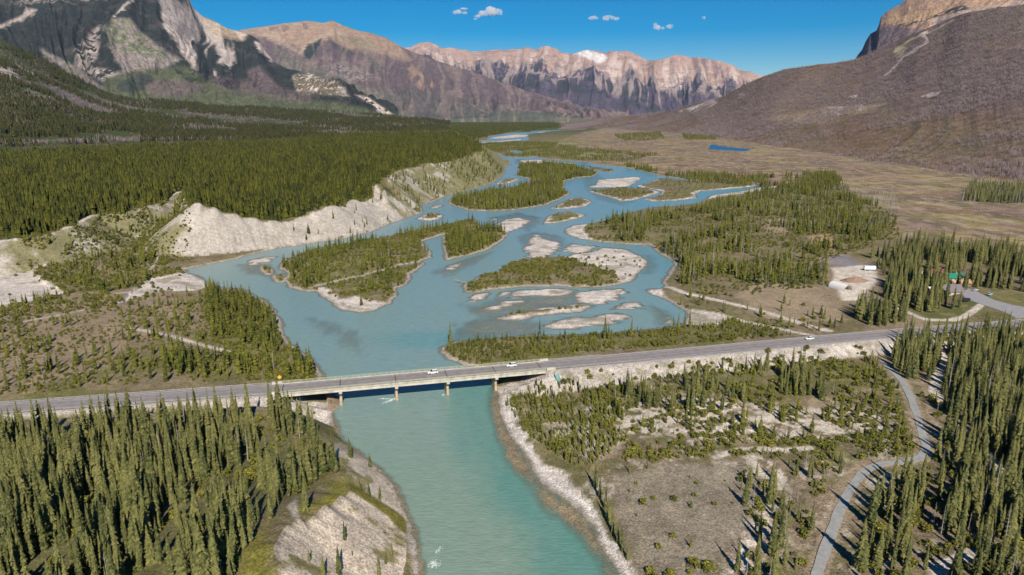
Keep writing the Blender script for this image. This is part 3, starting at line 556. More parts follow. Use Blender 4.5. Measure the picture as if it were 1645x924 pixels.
def paint_far(k):
    c, mix = mixer(len(k['X']), col(.075,.062,.088)); px, py, t = k['px'], k['py'], k['t']
    fing = np.clip((k['gl']-.5)*1.5, -.5, .5)
    pg = lambda l, s=4: sstep(s, -s, inpoly(l, px, py))
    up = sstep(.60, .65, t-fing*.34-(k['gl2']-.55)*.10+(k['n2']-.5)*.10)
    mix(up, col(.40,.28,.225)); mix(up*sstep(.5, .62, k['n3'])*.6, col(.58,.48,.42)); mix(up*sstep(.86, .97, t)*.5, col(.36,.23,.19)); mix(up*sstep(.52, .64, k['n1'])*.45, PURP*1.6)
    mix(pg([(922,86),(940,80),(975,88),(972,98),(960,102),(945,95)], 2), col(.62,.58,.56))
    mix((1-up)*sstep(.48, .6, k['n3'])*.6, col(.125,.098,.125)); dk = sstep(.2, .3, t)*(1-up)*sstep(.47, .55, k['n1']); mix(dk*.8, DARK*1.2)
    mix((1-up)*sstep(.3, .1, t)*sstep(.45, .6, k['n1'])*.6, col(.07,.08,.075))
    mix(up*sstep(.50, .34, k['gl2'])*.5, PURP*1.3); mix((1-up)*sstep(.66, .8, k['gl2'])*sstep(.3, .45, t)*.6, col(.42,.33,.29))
    return c[0]*(.85+.3*k['n2'])[:, None]
def paint_hill(k):
    c, mix = mixer(len(k['X']), col(.055,.065,.022)); px, py = k['px'], k['py']
    pg = lambda l, s=5: sstep(s, -s, inpoly(l, px, py)+(k['n2']-.5)*10)
    mix(pg([(-60,140),(60,140),(150,150),(260,165),(230,182),(100,175),(-60,170)], 6)*.8, MEAD*1.1); mix(pg([(40,95),(60,92),(85,120),(75,128)], 3)*.8, PURP*1.5)
    mix(pg([(100,150),(200,155),(330,178),(260,190),(150,175),(40,180)], 6)*sstep(.42, .55, k['n1']+.04)*.85, PURP*1.4)
    mix(sstep(.53, .62, k['n1'])*.6, PURP*1.3); mix(pg([(-40,95),(20,105),(35,125),(20,135),(-40,138)], 2)*sstep(.35, .5, k['n2']), ROCK*.75); mix(pg([(20,100),(60,120),(95,130),(70,132),(25,112)], 2)*sstep(.5, .6, k['n2']), ROCK*.8)
    return c[0]*(.8+.4*k['n2'])[:, None]
def paint_right(k):
    c, mix = mixer(len(k['X']), col(.150,.093,.052)); px, py, t = k['px'], k['py'], k['t']
    pg = lambda l, s=5: sstep(s, -s, inpoly(l, px, py)+(k['n2']-.5)*10)
    mix(sstep(1330, 1430, px)*sstep(215, 150, py), col(.120,.083,.080)); mix(sstep(.5, .62, k['n1'])*.5*sstep(.05,.4,t), col(.13,.092,.09)); mix(sstep(.53, .64, k['n3'])*.35, col(.13,.125,.05)); mix(sstep(.50, .60, k['n2'])*.35, col(.10,.072,.05)); mix(sstep(.4, .1, t)*sstep(.45, .7, k['n1'])*.3, col(.22,.175,.085)); mix(sstep(.50, .60, fbm(k['X']/40, k['Y']/40, 4, 88))*.35, col(.20,.145,.11))
    mix(pg([(1090,178),(1125,168),(1145,160),(1150,165),(1115,178)], 2), ROCK*1.2); mix(pg([(1185,152),(1195,148),(1198,153),(1188,156)], 1), ROCK)
    mix(pg([(1330,172),(1352,170),(1358,176),(1345,184),(1332,180)], 1.5), ROCK*1.35); mix(pg([(1370,170),(1385,168),(1390,174),(1375,177)], 1.5), ROCK*1.35); mix(pg([(1225,190),(1325,172),(1400,168),(1425,166),(1390,180),(1300,200)], 4)*.6, TAN*1.1)
    mix(pg([(1482,155),(1495,149),(1512,146),(1508,151),(1490,157)], 1), ROCK); mix(pg([(1362,155),(1375,152),(1372,157)], 1), ROCK)
    d = polydist(np.array([(1422,122),(1440,105),(1450,92),(1462,85),(1478,75),(1490,66),(1488,60),(1478,56),(1490,52)], float), px-(k['n1']-.5)*10, py, 10, closed=False); mix(sstep(2.6, 1.0, d), ROCK*1.05)
    mix(pg([(1435,78),(1450,72),(1458,78),(1448,92),(1438,88)], 1.5), col(.40,.33,.20)); d = polydist(np.array([(1450,73),(1465,62),(1485,55),(1500,48),(1530,32)], float), px, py, 10, closed=False); mix(sstep(2.0, .8, d)*.8, col(.40,.33,.24))
    mix(pg([(1300,110),(1330,120),(1300,160),(1240,200),(1230,180)], 6)*.3, TAN)
    mix(sstep(.12, .0, t)*.9, BURNT); mix(pg([(1400,200),(1645,190),(1700,200),(1700,260),(1500,250)], 9)*.3, col(.12,.10,.06))
    return c[0]*(.8+.4*k['n2'])[:, None]
def paint_peak(k):
    c, mix = mixer(len(k['X']), col(.36,.235,.16)); px, py = k['px'], k['py']
    pg = lambda l, s=3: sstep(s, -s, inpoly(l, px, py)+(k['n2']-.5)*6)
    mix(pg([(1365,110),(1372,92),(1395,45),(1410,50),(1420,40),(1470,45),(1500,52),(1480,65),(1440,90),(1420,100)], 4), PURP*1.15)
    mix(pg([(1420,35),(1450,22),(1490,14),(1530,18),(1500,28),(1460,38)], 3)*.7, col(.47,.31,.17)); mix(pg([(1366,120),(1374,90),(1392,62),(1404,62),(1412,76),(1390,95)], 2), col(.10,.095,.105))  # blue-grey patch paints the shade of the left-facing cliff into its colour
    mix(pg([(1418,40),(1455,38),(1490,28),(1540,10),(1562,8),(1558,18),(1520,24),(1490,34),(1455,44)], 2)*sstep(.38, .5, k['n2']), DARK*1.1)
    mix(pg([(1500,30),(1560,15),(1645,0),(1700,0),(1645,12),(1540,40),(1490,50)], 3)*.6, ROCK*.9)
    mix(sstep(.56, .64, k['n3'])*.35, PURP*1.5)
    return c[0]*(.85+.3*k['n2'])[:, None]
M_mtn = land_mat('mountain_rock', [(.06, .34), (.012, .26)], bump=26, bs=.035)
M_near = land_mat('hillside', [(.16, .42), (.03, .28)], bump=3, bs=.15)
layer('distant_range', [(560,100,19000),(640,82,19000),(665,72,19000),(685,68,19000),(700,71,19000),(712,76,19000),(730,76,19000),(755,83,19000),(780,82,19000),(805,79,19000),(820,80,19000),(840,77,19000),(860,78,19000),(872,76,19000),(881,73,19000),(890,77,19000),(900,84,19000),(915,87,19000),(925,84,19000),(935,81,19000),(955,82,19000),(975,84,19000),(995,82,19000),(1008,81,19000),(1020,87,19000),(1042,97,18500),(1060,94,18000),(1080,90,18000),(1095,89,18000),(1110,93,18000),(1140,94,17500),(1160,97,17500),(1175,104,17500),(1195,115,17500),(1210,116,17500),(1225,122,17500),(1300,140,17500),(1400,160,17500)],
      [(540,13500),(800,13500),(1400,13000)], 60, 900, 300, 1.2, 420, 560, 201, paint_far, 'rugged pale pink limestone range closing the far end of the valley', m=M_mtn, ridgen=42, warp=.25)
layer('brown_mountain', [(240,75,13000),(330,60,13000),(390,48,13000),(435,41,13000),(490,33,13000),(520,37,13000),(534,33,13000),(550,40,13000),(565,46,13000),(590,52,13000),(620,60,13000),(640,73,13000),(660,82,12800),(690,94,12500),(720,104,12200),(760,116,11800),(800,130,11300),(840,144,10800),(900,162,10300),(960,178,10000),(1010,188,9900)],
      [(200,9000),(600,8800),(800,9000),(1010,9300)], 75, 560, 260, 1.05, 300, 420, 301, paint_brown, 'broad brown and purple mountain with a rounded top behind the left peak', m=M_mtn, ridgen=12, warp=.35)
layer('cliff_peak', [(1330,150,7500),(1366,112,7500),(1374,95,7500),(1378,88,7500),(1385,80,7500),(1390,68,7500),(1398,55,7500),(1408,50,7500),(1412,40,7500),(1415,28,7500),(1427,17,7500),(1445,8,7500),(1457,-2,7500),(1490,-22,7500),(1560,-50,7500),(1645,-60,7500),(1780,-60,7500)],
      [(1300,6200),(1400,5600),(1780,5400)], 300, 340, 220, 1.2, 120, 380, 401, paint_peak, 'tan peak with a cliff edge painted in shade at upper right', m=M_mtn, ridgen=8)
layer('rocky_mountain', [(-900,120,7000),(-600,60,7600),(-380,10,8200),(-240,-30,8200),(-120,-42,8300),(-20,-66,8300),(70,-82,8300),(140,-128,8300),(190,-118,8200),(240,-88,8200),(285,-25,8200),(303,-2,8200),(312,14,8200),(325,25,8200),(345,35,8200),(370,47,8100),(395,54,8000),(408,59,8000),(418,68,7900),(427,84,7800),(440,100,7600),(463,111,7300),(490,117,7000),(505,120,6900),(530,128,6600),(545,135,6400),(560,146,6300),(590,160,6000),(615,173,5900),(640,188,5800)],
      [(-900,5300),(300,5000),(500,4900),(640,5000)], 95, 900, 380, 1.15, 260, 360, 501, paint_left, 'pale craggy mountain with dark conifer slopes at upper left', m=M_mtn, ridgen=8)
layer('forested_hill', [(-900,60,4300),(-600,20,4400),(-400,10,4500),(-200,25,4500),(-80,45,4500),(0,63,4500),(60,92,4500),(110,118,4600),(170,148,4800),(210,157,4800),(300,165,4900),(400,172,4900),(520,180,4900),(640,188,4900),(720,196,4900)],
      [(-900,1800),(-200,1900),(0,2000),(400,2300),(720,2900)], 44, 560, 240, 1.25, 26, 330, 601, paint_hill, 'olive forested hillside rising at the left edge below the rocky mountain', m=M_near, ridgen=4)
layer('burnt_hill', [(900,198,6800),(960,190,6500),(1000,187,6200),(1040,183,6000),(1080,178,5600),(1120,165,5300),(1160,155,5000),(1200,134,4800),(1225,123,4700),(1260,112,4600),(1290,107,4500),(1330,102,4400),(1372,96,4300),(1400,85,4300),(1440,66,4300),(1480,50,4200),(1520,32,4200),(1560,18,4100),(1645,6,4000),(1780,-4,4000),(1900,-10,4000)],
      [(900,5400),(1000,4600),(1100,3800),(1250,2500),(1400,1800),(1645,1250),(1900,1100)], -2.0, 640, 360, 1.75, 11, 230, 701, paint_right, 'brown burnt hillside with grey dead trees rising to the right', m=M_near, ridgen=5)
# the apron of the burnt hill must rise out of the plain
print('mountains', time.time()-T0)
# ------------------------------------------------------------------ CLOUDS
M_cl = bpy.data.materials.new('cloud'); M_cl.use_nodes = True; nt = M_cl.node_tree; nt.nodes.clear(); o_ = nt.nodes.new('ShaderNodeOutputMaterial'); v_ = nt.nodes.new('ShaderNodeVolumePrincipled')
v_.inputs['Color'].default_value = (1, 1, 1, 1); v_.inputs['Density'].default_value = .011; nt.links.new(v_.outputs[0], o_.inputs['Volume'])
CLR = 32000.0
def cloud(lobes, label):
    """lobes in photo pixels (x, y, rx, ry) at the far side of the valley"""
    lobes = [(x+rnd.uniform(-.7, .7)*rx, y+rnd.uniform(-.5, .5)*ry, rx*q, ry*q*1.1) for x, y, rx, ry in lobes for q in (.95, .6, .5, .4)]
    bm = bmesh.new(); c0 = np.mean([l[:2] for l in lobes], 0); d0 = ray(*c0); d0 = d0/math.hypot(d0[0], d0[1])*CLR; o0 = Vector((d0[0], d0[1], CAMZ+d0[2]))
    s = CLR/FPX
    for x, y, rx, ry in lobes:
        d = ray(x, y); d = d/math.hypot(d[0], d[1])*CLR; p = Vector((d[0], d[1], CAMZ+d[2]))-o0
        r = bmesh.ops.create_icosphere(bm, subdivisions=3, radius=1)
        for v in r['verts']:
            n = v.co.copy(); q = 1+.3*(math.sin(5*n.x+x)+math.sin(6*n.y+y)+math.sin(7*n.z+x*y))/3+.12*math.sin(13*n.x+y)+.12*math.sin(15*n.z+x)
            v.co = Vector((n.x*rx*s*q, n.y*rx*s*.6*q, n.z*ry*s*q))+p
    me = bpy.data.meshes.new('cloud'); bm.to_mesh(me); bm.free(); o = link('cloud', me, M_cl, None, True); o.location = o0
    tag(o, label, 'cloud', 'small white clouds')
cloud([(733,21,5,2.4),(740,19.5,6,3.2),(746,20,4,2),(748,14.5,6,1.3)], 'small flat white cloud, leftmost in the sky')
cloud([(768,27,5,2.2),(777,22,8,4),(785,18,8,6),(796,18.5,8,6),(803,20,4,4),(763,30,3,1.3)], 'largest white puffy cloud, left of centre in the sky')
cloud([(952,30,5,2.2),(957,28.5,5,2.4)], 'small white cloud, left one of a close pair in mid sky'); cloud([(975,28,6,3.4),(983,29,4,2.4),(990,30,5,2.2)], 'small white cloud, right one of a close pair in mid sky')
cloud([(1053,42,3,4.5),(1058,46,6,3),(1064,46,3,2)], 'small ragged cloud low over the right of the far range'); cloud([(1076,43,5,2.8),(1080,42,3,2.4)], 'tiny flat cloud just right of the ragged low cloud')
cloud([(1130,28,2.4,2.2)], 'faint round speck of cloud, rightmost in the sky')
# ------------------------------------------------------------------ ROAD
M_asph = mat('asphalt', (.215, .195, .20), .9, var=.22, vscale=.35, bump=.01); M_conc = mat('concrete', (.45, .415, .35), .85, var=.3, vscale=.5); M_concd = mat('stained_concrete', (.40, .31, .22), .9, var=.35, vscale=.8)
M_white = mat('white_marking', (.62, .60, .56), .7, var=.2, vscale=2); M_yel = mat('yellow_marking', (.42, .30, .09), .7, var=.3, vscale=2); M_galv = mat('galvanised_steel', (.52, .52, .50), .5, .3); M_wood = mat('weathered_wood', (.22, .18, .14), .9)
M_rail = mat('pale_green_railing', (.34, .37, .23), .6); M_joint = mat('dark_joint', (.02, .02, .022), .8); M_should = mat('gravel_shoulder', (.33, .30, .27), .95, var=.25, vscale=1.5)
def offset(line, o):
    o = o[:, None] if hasattr(o, 'shape') and np.ndim(o) == 1 else o; l = np.asarray(line, float); t = np.gradient(l, axis=0); t /= np.linalg.norm(t, axis=1)[:, None]; return l+np.c_[-t[:, 1], t[:, 0]]*o
def ribbon(line, o0, o1, z, name, m, thick=0, parent=None):
    a = offset(line, o0); c = offset(line, o1); b = MB(); n = len(a); zz = z if hasattr(z, '__len__') else [z]*n
    vs = [(a[i][0], a[i][1], zz[i]) for i in range(n)]+[(c[i][0], c[i][1], zz[i]) for i in range(n)]
    fs = [(i, i+1, n+i+1, n+i) for i in range(n-1)] if np.mean(o1) < np.mean(o0) else [(n+i, n+i+1, i+1, i) for i in range(n-1)]
    if thick:
        vs += [(x, y, q-thick) for x, y, q in vs[:2*n]]; k = 2*n
        fs += [(i+1, i, k+i, k+i+1) for i in range(n-1)]+[(n+i, n+i+1, k+n+i+1, k+n+i) for i in range(n-1)]+[(0, n, k+n, k), (n-1+n, n-1, k+n-1, k+2*n-1)]
    return b.add(vs, fs).build(name, m, parent)
full = np.r_[west_rs, [BR_A+ub*t for t in np.arange(4, np.linalg.norm(BR_B-BR_A), 4)], east_rs]
tag(ribbon(west_rs, -5.2, 5.2, ROADZ, 'road', M_asph, .1), kind='structure'); tag(ribbon(east_rs, -5.2, 5.2, ROADZ, 'road', M_asph, .1), kind='structure')
for part_ in (west_rs, east_rs):
    for a0, a1 in ((-6.6, -5.2), (5.2, 6.6)): tag(ribbon(part_, a0, a1, ROADZ-.03, 'road_shoulder', M_should, .12), kind='structure')
for o in (-.22, .14): tag(ribbon(full, o, o+.12, ROADZ+.012, 'road_marking', M_yel), kind='structure')
for o in (-3.75, 3.6): tag(ribbon(full, o, o+.15, ROADZ+.012, 'road_marking', M_white), kind='structure')
pth = resample(w_path, 1.5)
for _ in range(6): pth[1:-1] = .25*pth[:-2]+.5*pth[1:-1]+.25*pth[2:]
pz = np.maximum.reduce([zats(*offset(pth, k).T) for k in (-2, 0, 2)])+.12
for _ in range(4): pz[1:-1] = np.maximum(pz[1:-1], .25*pz[:-2]+.5*pz[1:-1]+.25*pz[2:])
M_path = mat('worn_blue_grey_asphalt', (.27, .275, .265), .9, var=.2, vscale=.6)
tag(ribbon(pth[14:], -1.1-.7*fbm(np.arange(len(pth)-14)/5, 0*pth[14:, 0], 3, 5), 1.1+.7*fbm(np.arange(len(pth)-14)/5, 0*pth[14:, 0], 3, 8), pz[14:], 'path', M_path, .25), kind='structure')
b_ = MB(); b_.add([(x, y, 7.75) for x, y in PARK]+[(x, y, 6.0) for x, y in PARK], [tuple(range(len(PARK)-1, -1, -1))]+[(i, (i+1) % 14, 14+(i+1) % 14, 14+i) for i in range(14)]); tag(b_.build('parking_lot', mat('pale_asphalt', (.27, .26, .27), .9, var=.15, vscale=.4)), kind='structure')
# ------------------------------------------------------------------ BRIDGE
BL = float(np.linalg.norm(BR_B-BR_A)); bang = math.atan2(ub[1], ub[0])
br = empty('road_bridge', (BR_A[0], BR_A[1], 0), bang); tag(br, 'long low concrete road bridge crossing the turquoise river on four piers', 'bridge')
JX = [BL*k for k in (.005, .21, .415, .61, .80, .985)]
MB().box(0, BL, -5.75, 5.75, ROADZ-.45, ROADZ-.10).build('deck_slab', M_conc, br)
MB().box(0, BL, -4.75, 4.75, ROADZ-.098, ROADZ).build('road_surface', M_asph, br)
for s in (-1, 1):
    MB().box(0, BL, *sorted((s*4.752, s*5.9)), ROADZ-.098, ROADZ+.16).build('curb', M_conc, br)
    g = MB(); g.box(.2, BL-.2, *sorted((s*5.0, s*5.5)), ROADZ-1.5, ROADZ-.452); g.box(.2, BL-.2, *sorted((s*4.85, s*5.62)), ROADZ-1.68, ROADZ-1.502); g.build('girder', M_conc, br)
for y in (-1.7, 1.7): MB().box(.2, BL-.2, y-.3, y+.3, ROADZ-1.65, ROADZ-.452).build('girder', M_conc, br)
for s in (-1, 1):
    g = MB(); y = s*5.7
    for z in (.62, 1.05): g.box(0, BL, y-.06, y+.06, ROADZ+z, ROADZ+z+.13)
    rl = g.build('railing', M_rail, br)
    n = int(BL/2.4); pm = None
    for i in range(n+1):
        if pm is None: po = MB().box(-.08, .08, -.09, .09, .16, 1.1).build('post', M_rail, rl); pm = po.data
        else: po = link('post', pm, None, rl)
        po.location = (.3+i*(BL-.6)/n, y, ROADZ)
for x in JX: MB().box(x-.16, x+.16, -4.74, 4.74, ROADZ+.001, ROADZ+.02).build('expansion_joint', M_joint, br)
for x in JX[1:5]:
    rings = []
    for z, hw, hl in ((-3, .75, 4.3), (.4, .70, 4.1), (3.5, .6, 3.7), (5.4, .55, 3.5)):
        ring = []
        for i in range(16):
            t = 2*math.pi*i/16; cx = math.cos(t); sy = math.sin(t)
            ring.append((x+hw*cx, (hl-hw)*(1 if sy > 0 else -1 if sy < 0 else 0)+hw*sy, z))
        rings.append(ring)
    pr = MB().loft(rings).build('pier', M_concd, br)
    cp = MB().loft([[(x-.6,-4.3,5.35),(x+.6,-4.3,5.35),(x+.6,4.3,5.35),(x-.6,4.3,5.35)], [(x-.65,-5.8,5.95),(x+.65,-5.8,5.95),(x+.65,5.8,5.95),(x-.65,5.8,5.95)], [(x-.65,-5.8,6.80),(x+.65,-5.8,6.80),(x+.65,5.8,6.80),(x-.65,5.8,6.80)]]).build('pier_cap', M_conc, pr)
for x, s in ((0, -1), (BL, 1)):
    a = MB(); a.box(*sorted((x, x+s*1.2)), -6.2, 6.2, 3.0, ROADZ-.15)
    for q in (-1, 1): a.box(*sorted((x+s*.05, x+s*4.2)), *sorted((q*5.25, q*6.35)), 4.8, ROADZ+1.0)
    a.build('abutment', M_conc, br)
def guardrail(line, o, label, step=3.8):
    l = resample(offset(line, o), step); g = empty('guardrail', (l[0][0], l[0][1], ROADZ-.05)); tag(g, label, 'guardrail', 'guardrails along the highway')
    l0 = l-l[0]; b = MB()
    for i in range(len(l)-1):
        d = (l0[i+1]-l0[i]); n_ = np.array((-d[1], d[0]))/np.linalg.norm(d)*.05
        for z, q in ((.48, 1), (.62, -1), (.76, 1)): pass
        prof = [(-.6,.45),(1,.53),(-.6,.61),(1,.69),(-.6,.78)]
        vs = []
        for e in (l0[i], l0[i+1]):
            for k, z in prof: vs.append((e[0]+n_[0]*k, e[1]+n_[1]*k, z))
        b.add(vs, [(j, j+1, 5+j+1, 5+j) for j in range(4)]+[(5+j, 5+j+1, j+1, j) for j in range(4)])
        b.box(l0[i][0]-.04, l0[i][0]+.04, l0[i][1]-.04, l0[i][1]+.04, .78, .80)
    b.build('rail', M_galv, g); pm = None
    for q in l0[:100]:
        if pm is None: po = MB().box(-.09, .09, -.09, .09, -.5, .74).build('post', M_wood, g); pm = po.data
        else: po = link('post', pm, None, g)
        po.location = (q[0], q[1], 0)
wl_ = west_rs[::-1]
guardrail(west_rs, 5.9, 'galvanised guardrail on the far side of the road left of the bridge'); guardrail(west_rs, -5.9, 'galvanised guardrail on the near side of the road left of the bridge')
guardrail(east_rs[:9], 5.9, 'short guardrail on the far side of the road just right of the bridge'); guardrail(east_rs[:14], -5.9, 'guardrail on the near side of the road above the gravel bank right of the bridge')
# yellow sign
x, y, _ = P(449, 615, ROADZ); sg = empty('road_sign', (x, y+.5, ROADZ-1.2), bang); tag(sg, 'yellow diamond warning sign on a post at the left end of the bridge', 'sign')
MB().tube((0, 0, 0), (0, 0, 4.0), .07).build('sign_post', M_wood, sg); r_ = 1.0
MB().add([(-r_,-.1,3.6),(0,-.1,3.6-r_),(r_,-.1,3.6),(0,-.1,3.6+r_),(-r_,-.14,3.6),(0,-.14,3.6-r_),(r_,-.14,3.6),(0,-.14,3.6+r_)], [(0,3,2,1),(4,5,6,7),(0,1,5,4),(1,2,6,5),(2,3,7,6),(3,0,4,7)]).build('sign_plate', mat('yellow_sign', (.60, .36, .05), .5), sg)
# drainage chute
c0 = np.array(P(893, 601, 8)); c1 = np.array(P(902, 622, 3.4)); M_ch = mat('teal_drain', (.10, .26, .25), .6)
b_ = MB(); d = Vector(c1-c0); s_ = Vector((.8, 0, 0)); u_ = Vector((0, 0, .5))
V_ = [Vector((0,0,.1))-s_+u_, Vector((0,0,.1))-s_, Vector((0,0,.1))+s_, Vector((0,0,.1))+s_+u_]
b_.add(V_+[v+d for v in V_], [(0,1,5,4),(1,2,6,5),(2,3,7,6)]); b_.add([v*1.06+Vector((0,0,-.06)) for v in V_]+[v*1.06+d+Vector((0,0,-.06)) for v in V_], [(4,5,1,0),(5,6,2,1),(6,7,3,2)])
o = b_.build('drainage_chute', M_ch); o.location = c0; tag(o, 'teal drainage chute running down the gravel bank right of the bridge', 'drain')
# ------------------------------------------------------------------ CARS
M_glass = mat('car_glass', (.02, .025, .03), .08); M_tyre = mat('tyre_rubber', (.02, .02, .02), .9); M_rim = mat('alloy_rim', (.45, .45, .46), .35, .8); M_red = mat('tail_lamp', (.35, .02, .02), .3); M_lamp = mat('head_lamp', (.75, .75, .72), .15); M_trim = mat('black_trim', (.03, .03, .03), .6)
def car(x, y, z, rz, kind, paint, label, group=None):
    c = empty('car' if kind != 'pickup' else 'pickup_truck', (x, y, z), rz); tag(c, label, 'car' if kind != 'pickup' else 'truck', group)
    if kind == 'sedan': H = [(-2.3,.45,.62,.80),(-2.15,.28,.98,.86),(-1.2,.26,1.02,.90),(0,.26,1.0,.91),(1.0,.26,.98,.90),(2.0,.28,.80,.86),(2.3,.42,.62,.74)]; K = [(-1.75,1.0,.80),(-1.0,1.42,.62),(.1,1.44,.62),(.95,1.0,.78)]
    elif kind == 'suv': H = [(-2.3,.5,.9,.82),(-2.25,.32,1.12,.9),(-1.0,.3,1.14,.93),(1.0,.3,1.10,.93),(2.1,.32,.98,.88),(2.35,.45,.72,.76)]; K = [(-2.2,1.1,.84),(-1.95,1.68,.68),(.2,1.72,.68),(1.1,1.1,.82)]
    else: H = [(-2.8,.6,1.1,.9),(-2.75,.5,1.2,.95),(-.6,.45,1.2,.95),(1.4,.45,1.2,.95),(2.6,.5,1.1,.92),(2.8,.6,.9,.8)]; K = [(-.7,1.18,.85),(-.5,1.8,.7),(.7,1.82,.7),(1.35,1.18,.83)]
    b = MB(); b.loft([[(X, -w, z0+.1),(X, -w*.9, z0),(X, w*.9, z0),(X, w, z0+.1),(X, w, z1-.14),(X, w*.9, z1),(X, -w*.9, z1),(X, -w, z1-.14)] for X, z0, z1, w in H]); bd = b.build('body', paint, c, True)
    g = MB(); g.loft([[(X, -w-.05, K[0][1]-.05),(X, w+.05, K[0][1]-.05),(X, w, z1),(X, -w, z1)] for X, z1, w in K]); g.build('windows', M_glass, c)
    MB().box(K[1][0]-.02, K[2][0]+.04, -K[1][2]-.02, K[1][2]+.02, K[1][1]+.003, K[1][1]+.05).build('roof', paint, c)
    if kind == 'pickup': MB().box(-2.6, -.8, -.75, .75, 1.201, 1.21).build('truck_bed', M_trim, c)
    ax = 1.42 if kind != 'pickup' else 1.75; R_ = .34 if kind == 'sedan' else .39
    for sx in (-ax, ax):
        for sy in (-1, 1):
            w = MB().tube((sx, sy*.72, R_), (sx, sy*.95, R_), R_, n=14).build('wheel', M_tyre, c); MB().tube((sx, sy*.951, R_), (sx, sy*.965, R_), R_*.6, n=10).build('rim', M_rim, w)
    xf = H[-1][0]; xb = H[0][0]
    for sy in (-1, 1):
        MB().box(xf-.22, xf+.0, *sorted((sy*.45, sy*.73)), H[-1][2]-.08, H[-1][2]+.06).build('headlight', M_lamp, c); MB().box(xb-.03, xb+.15, *sorted((sy*.5, sy*.78)), H[0][2]-.1, H[0][2]+.12).build('tail_light', M_red, c)
    MB().box(xf-.03, xf+.05, -.7, .7, .4, .55).build('bumper', M_trim, c)
    return c
M_pw = mat('white_car_paint', (.78, .78, .77), .25); M_pd = mat('dark_car_paint', (.03, .035, .045), .25); M_pb = mat('blue_car_paint', (.30, .48, .58), .25); M_ps = mat('silver_paint', (.5, .5, .5), .3)
def road_at(px_, off):
    best = min(range(len(full)-1), key=lambda i: abs(proj(np.array([full[i][0]]), np.array([full[i][1]]), np.array([ROADZ]))[0][0]-px_))
    p = offset(full, off)[best]; t = full[best+1]-full[best]; return p[0], p[1], ROADZ+.02, math.atan2(t[1], t[0])
x, y, z, a = road_at(691, 1.9); car(x, y, z, a+math.pi, 'suv', M_pw, 'white car with dark windows on the bridge between the second and third piers', 'vehicles on the highway')
x, y, z, a = road_at(817, 2.2); car(x, y, z, a+math.pi, 'suv', M_pw, 'white car on the right end of the bridge past the last pier', 'vehicles on the highway')
x, y, z, a = road_at(1299, 1.9); car(x, y, z, a+math.pi, 'sedan', M_pw, 'white car on the highway right of the bridge beside the gravel track', 'vehicles on the highway')
def carpx(px_, py_, z, rz, *k): x, y, _ = P(px_, py_, z); return car(x, y, z, rz, *k)
carpx(1590, 474, 7.8, .5, 'suv', M_pb, 'pale blue and white car parked at the right of the lodge car park')
carpx(1567, 467, 7.8, .4, 'sedan', M_ps, 'silver car parked at the back of the lodge car park')
# ------------------------------------------------------------------ BUILDINGS
M_wall = mat('cream_wall', (.48, .42, .30), .8, var=.1, vscale=1); M_wdw = mat('window_pane', (.03, .04, .05), .1); M_frame = mat('white_frame', (.7, .68, .62), .6); M_tim = mat('brown_timber', (.22, .13, .08), .8, var=.2, vscale=2)
def house(px_, py_, z, L, Wd, Hh, rh, rz, wallm, roofm, name, label, cat='building', nwin=4):
    x, y, _ = P(px_, py_, z); z = zat(x, y)-.3; h = empty(name, (x, y, z), rz); tag(h, label, cat)
    MB().add([(-L/2,-Wd/2,0),(L/2,-Wd/2,0),(L/2,Wd/2,0),(-L/2,Wd/2,0),(-L/2,-Wd/2,Hh),(L/2,-Wd/2,Hh),(L/2,Wd/2,Hh),(-L/2,Wd/2,Hh),(-L/2,0,Hh+rh-.1),(L/2,0,Hh+rh-.1)], [(3,2,1,0),(0,1,5,4),(2,3,7,6),(1,2,6,9,5),(3,0,4,8,7)]).build('wall', wallm, h)
    e = .7; k = rh/(Wd/2); r = MB()
    for s in (-1, 1):
        a = (-L/2-e, s*(Wd/2+e), Hh-e*k); b2 = (L/2+e, s*(Wd/2+e), Hh-e*k); c_ = (L/2+e, 0, Hh+rh); d_ = (-L/2-e, 0, Hh+rh)
        up = lambda p, q=.18: (p[0], p[1], p[2]+q)
        q = [a, b2, c_, d_] if s < 0 else [d_, c_, b2, a]
        r.loft([q, [up(p) for p in q]])
    ro = r.build('roof', roofm, h)
    MB().box(L*.2-.35, L*.2+.35, .6, 1.3, Hh, Hh+rh+.9).build('chimney', M_concd, ro)
    for i in range(nwin):
        xx = -L/2+L*(i+.5)/nwin
        if i == nwin//2:
            dr = MB().box(xx-.55, xx+.55, -Wd/2-.06, -Wd/2+.02, .3, 2.4).build('door', M_tim, h); MB().box(xx+.35, xx+.43, -Wd/2-.12, -Wd/2-.061, 1.2, 1.4).build('handle', M_galv, dr); continue
        fr = MB().box(xx-.75, xx+.75, -Wd/2-.07, -Wd/2+.02, 1.0, 2.3).build('window_frame', M_frame, h); MB().box(xx-.65, xx+.65, -Wd/2-.09, -Wd/2-.071, 1.1, 2.2).build('pane', M_wdw, fr)
    for s in (-1, 1):
        fr = MB().box(*sorted((s*(L/2-.02), s*(L/2+.07))), -.8, .8, 1.0, 2.3).build('window_frame', M_frame, h); MB().box(*sorted((s*(L/2+.071), s*(L/2+.09))), -.7, .7, 1.1, 2.2).build('pane', M_wdw, fr)
    return h
house(1522, 470, 7, 15, 10, 3.2, 3.4, .05, M_wall, mat('grey_brown_shingles', (.16, .14, .15), .9, var=.2, vscale=2), 'lodge', 'cream lodge with a wide grey shingle roof beside the car park')
house(1532, 443, 7, 12, 8, 3, 2.2, .1, M_wall, mat('green_metal_roof', (.02, .20, .13), .5, var=.1), 'cabin', 'cabin with a bright green metal roof behind the lodge')
house(1505, 436, 7, 11, 8, 3, 2.4, -.2, M_frame, mat('dark_red_roof', (.20, .06, .05), .7, var=.15), 'cabin', 'cabin with a dark red roof left of the green roofed one')
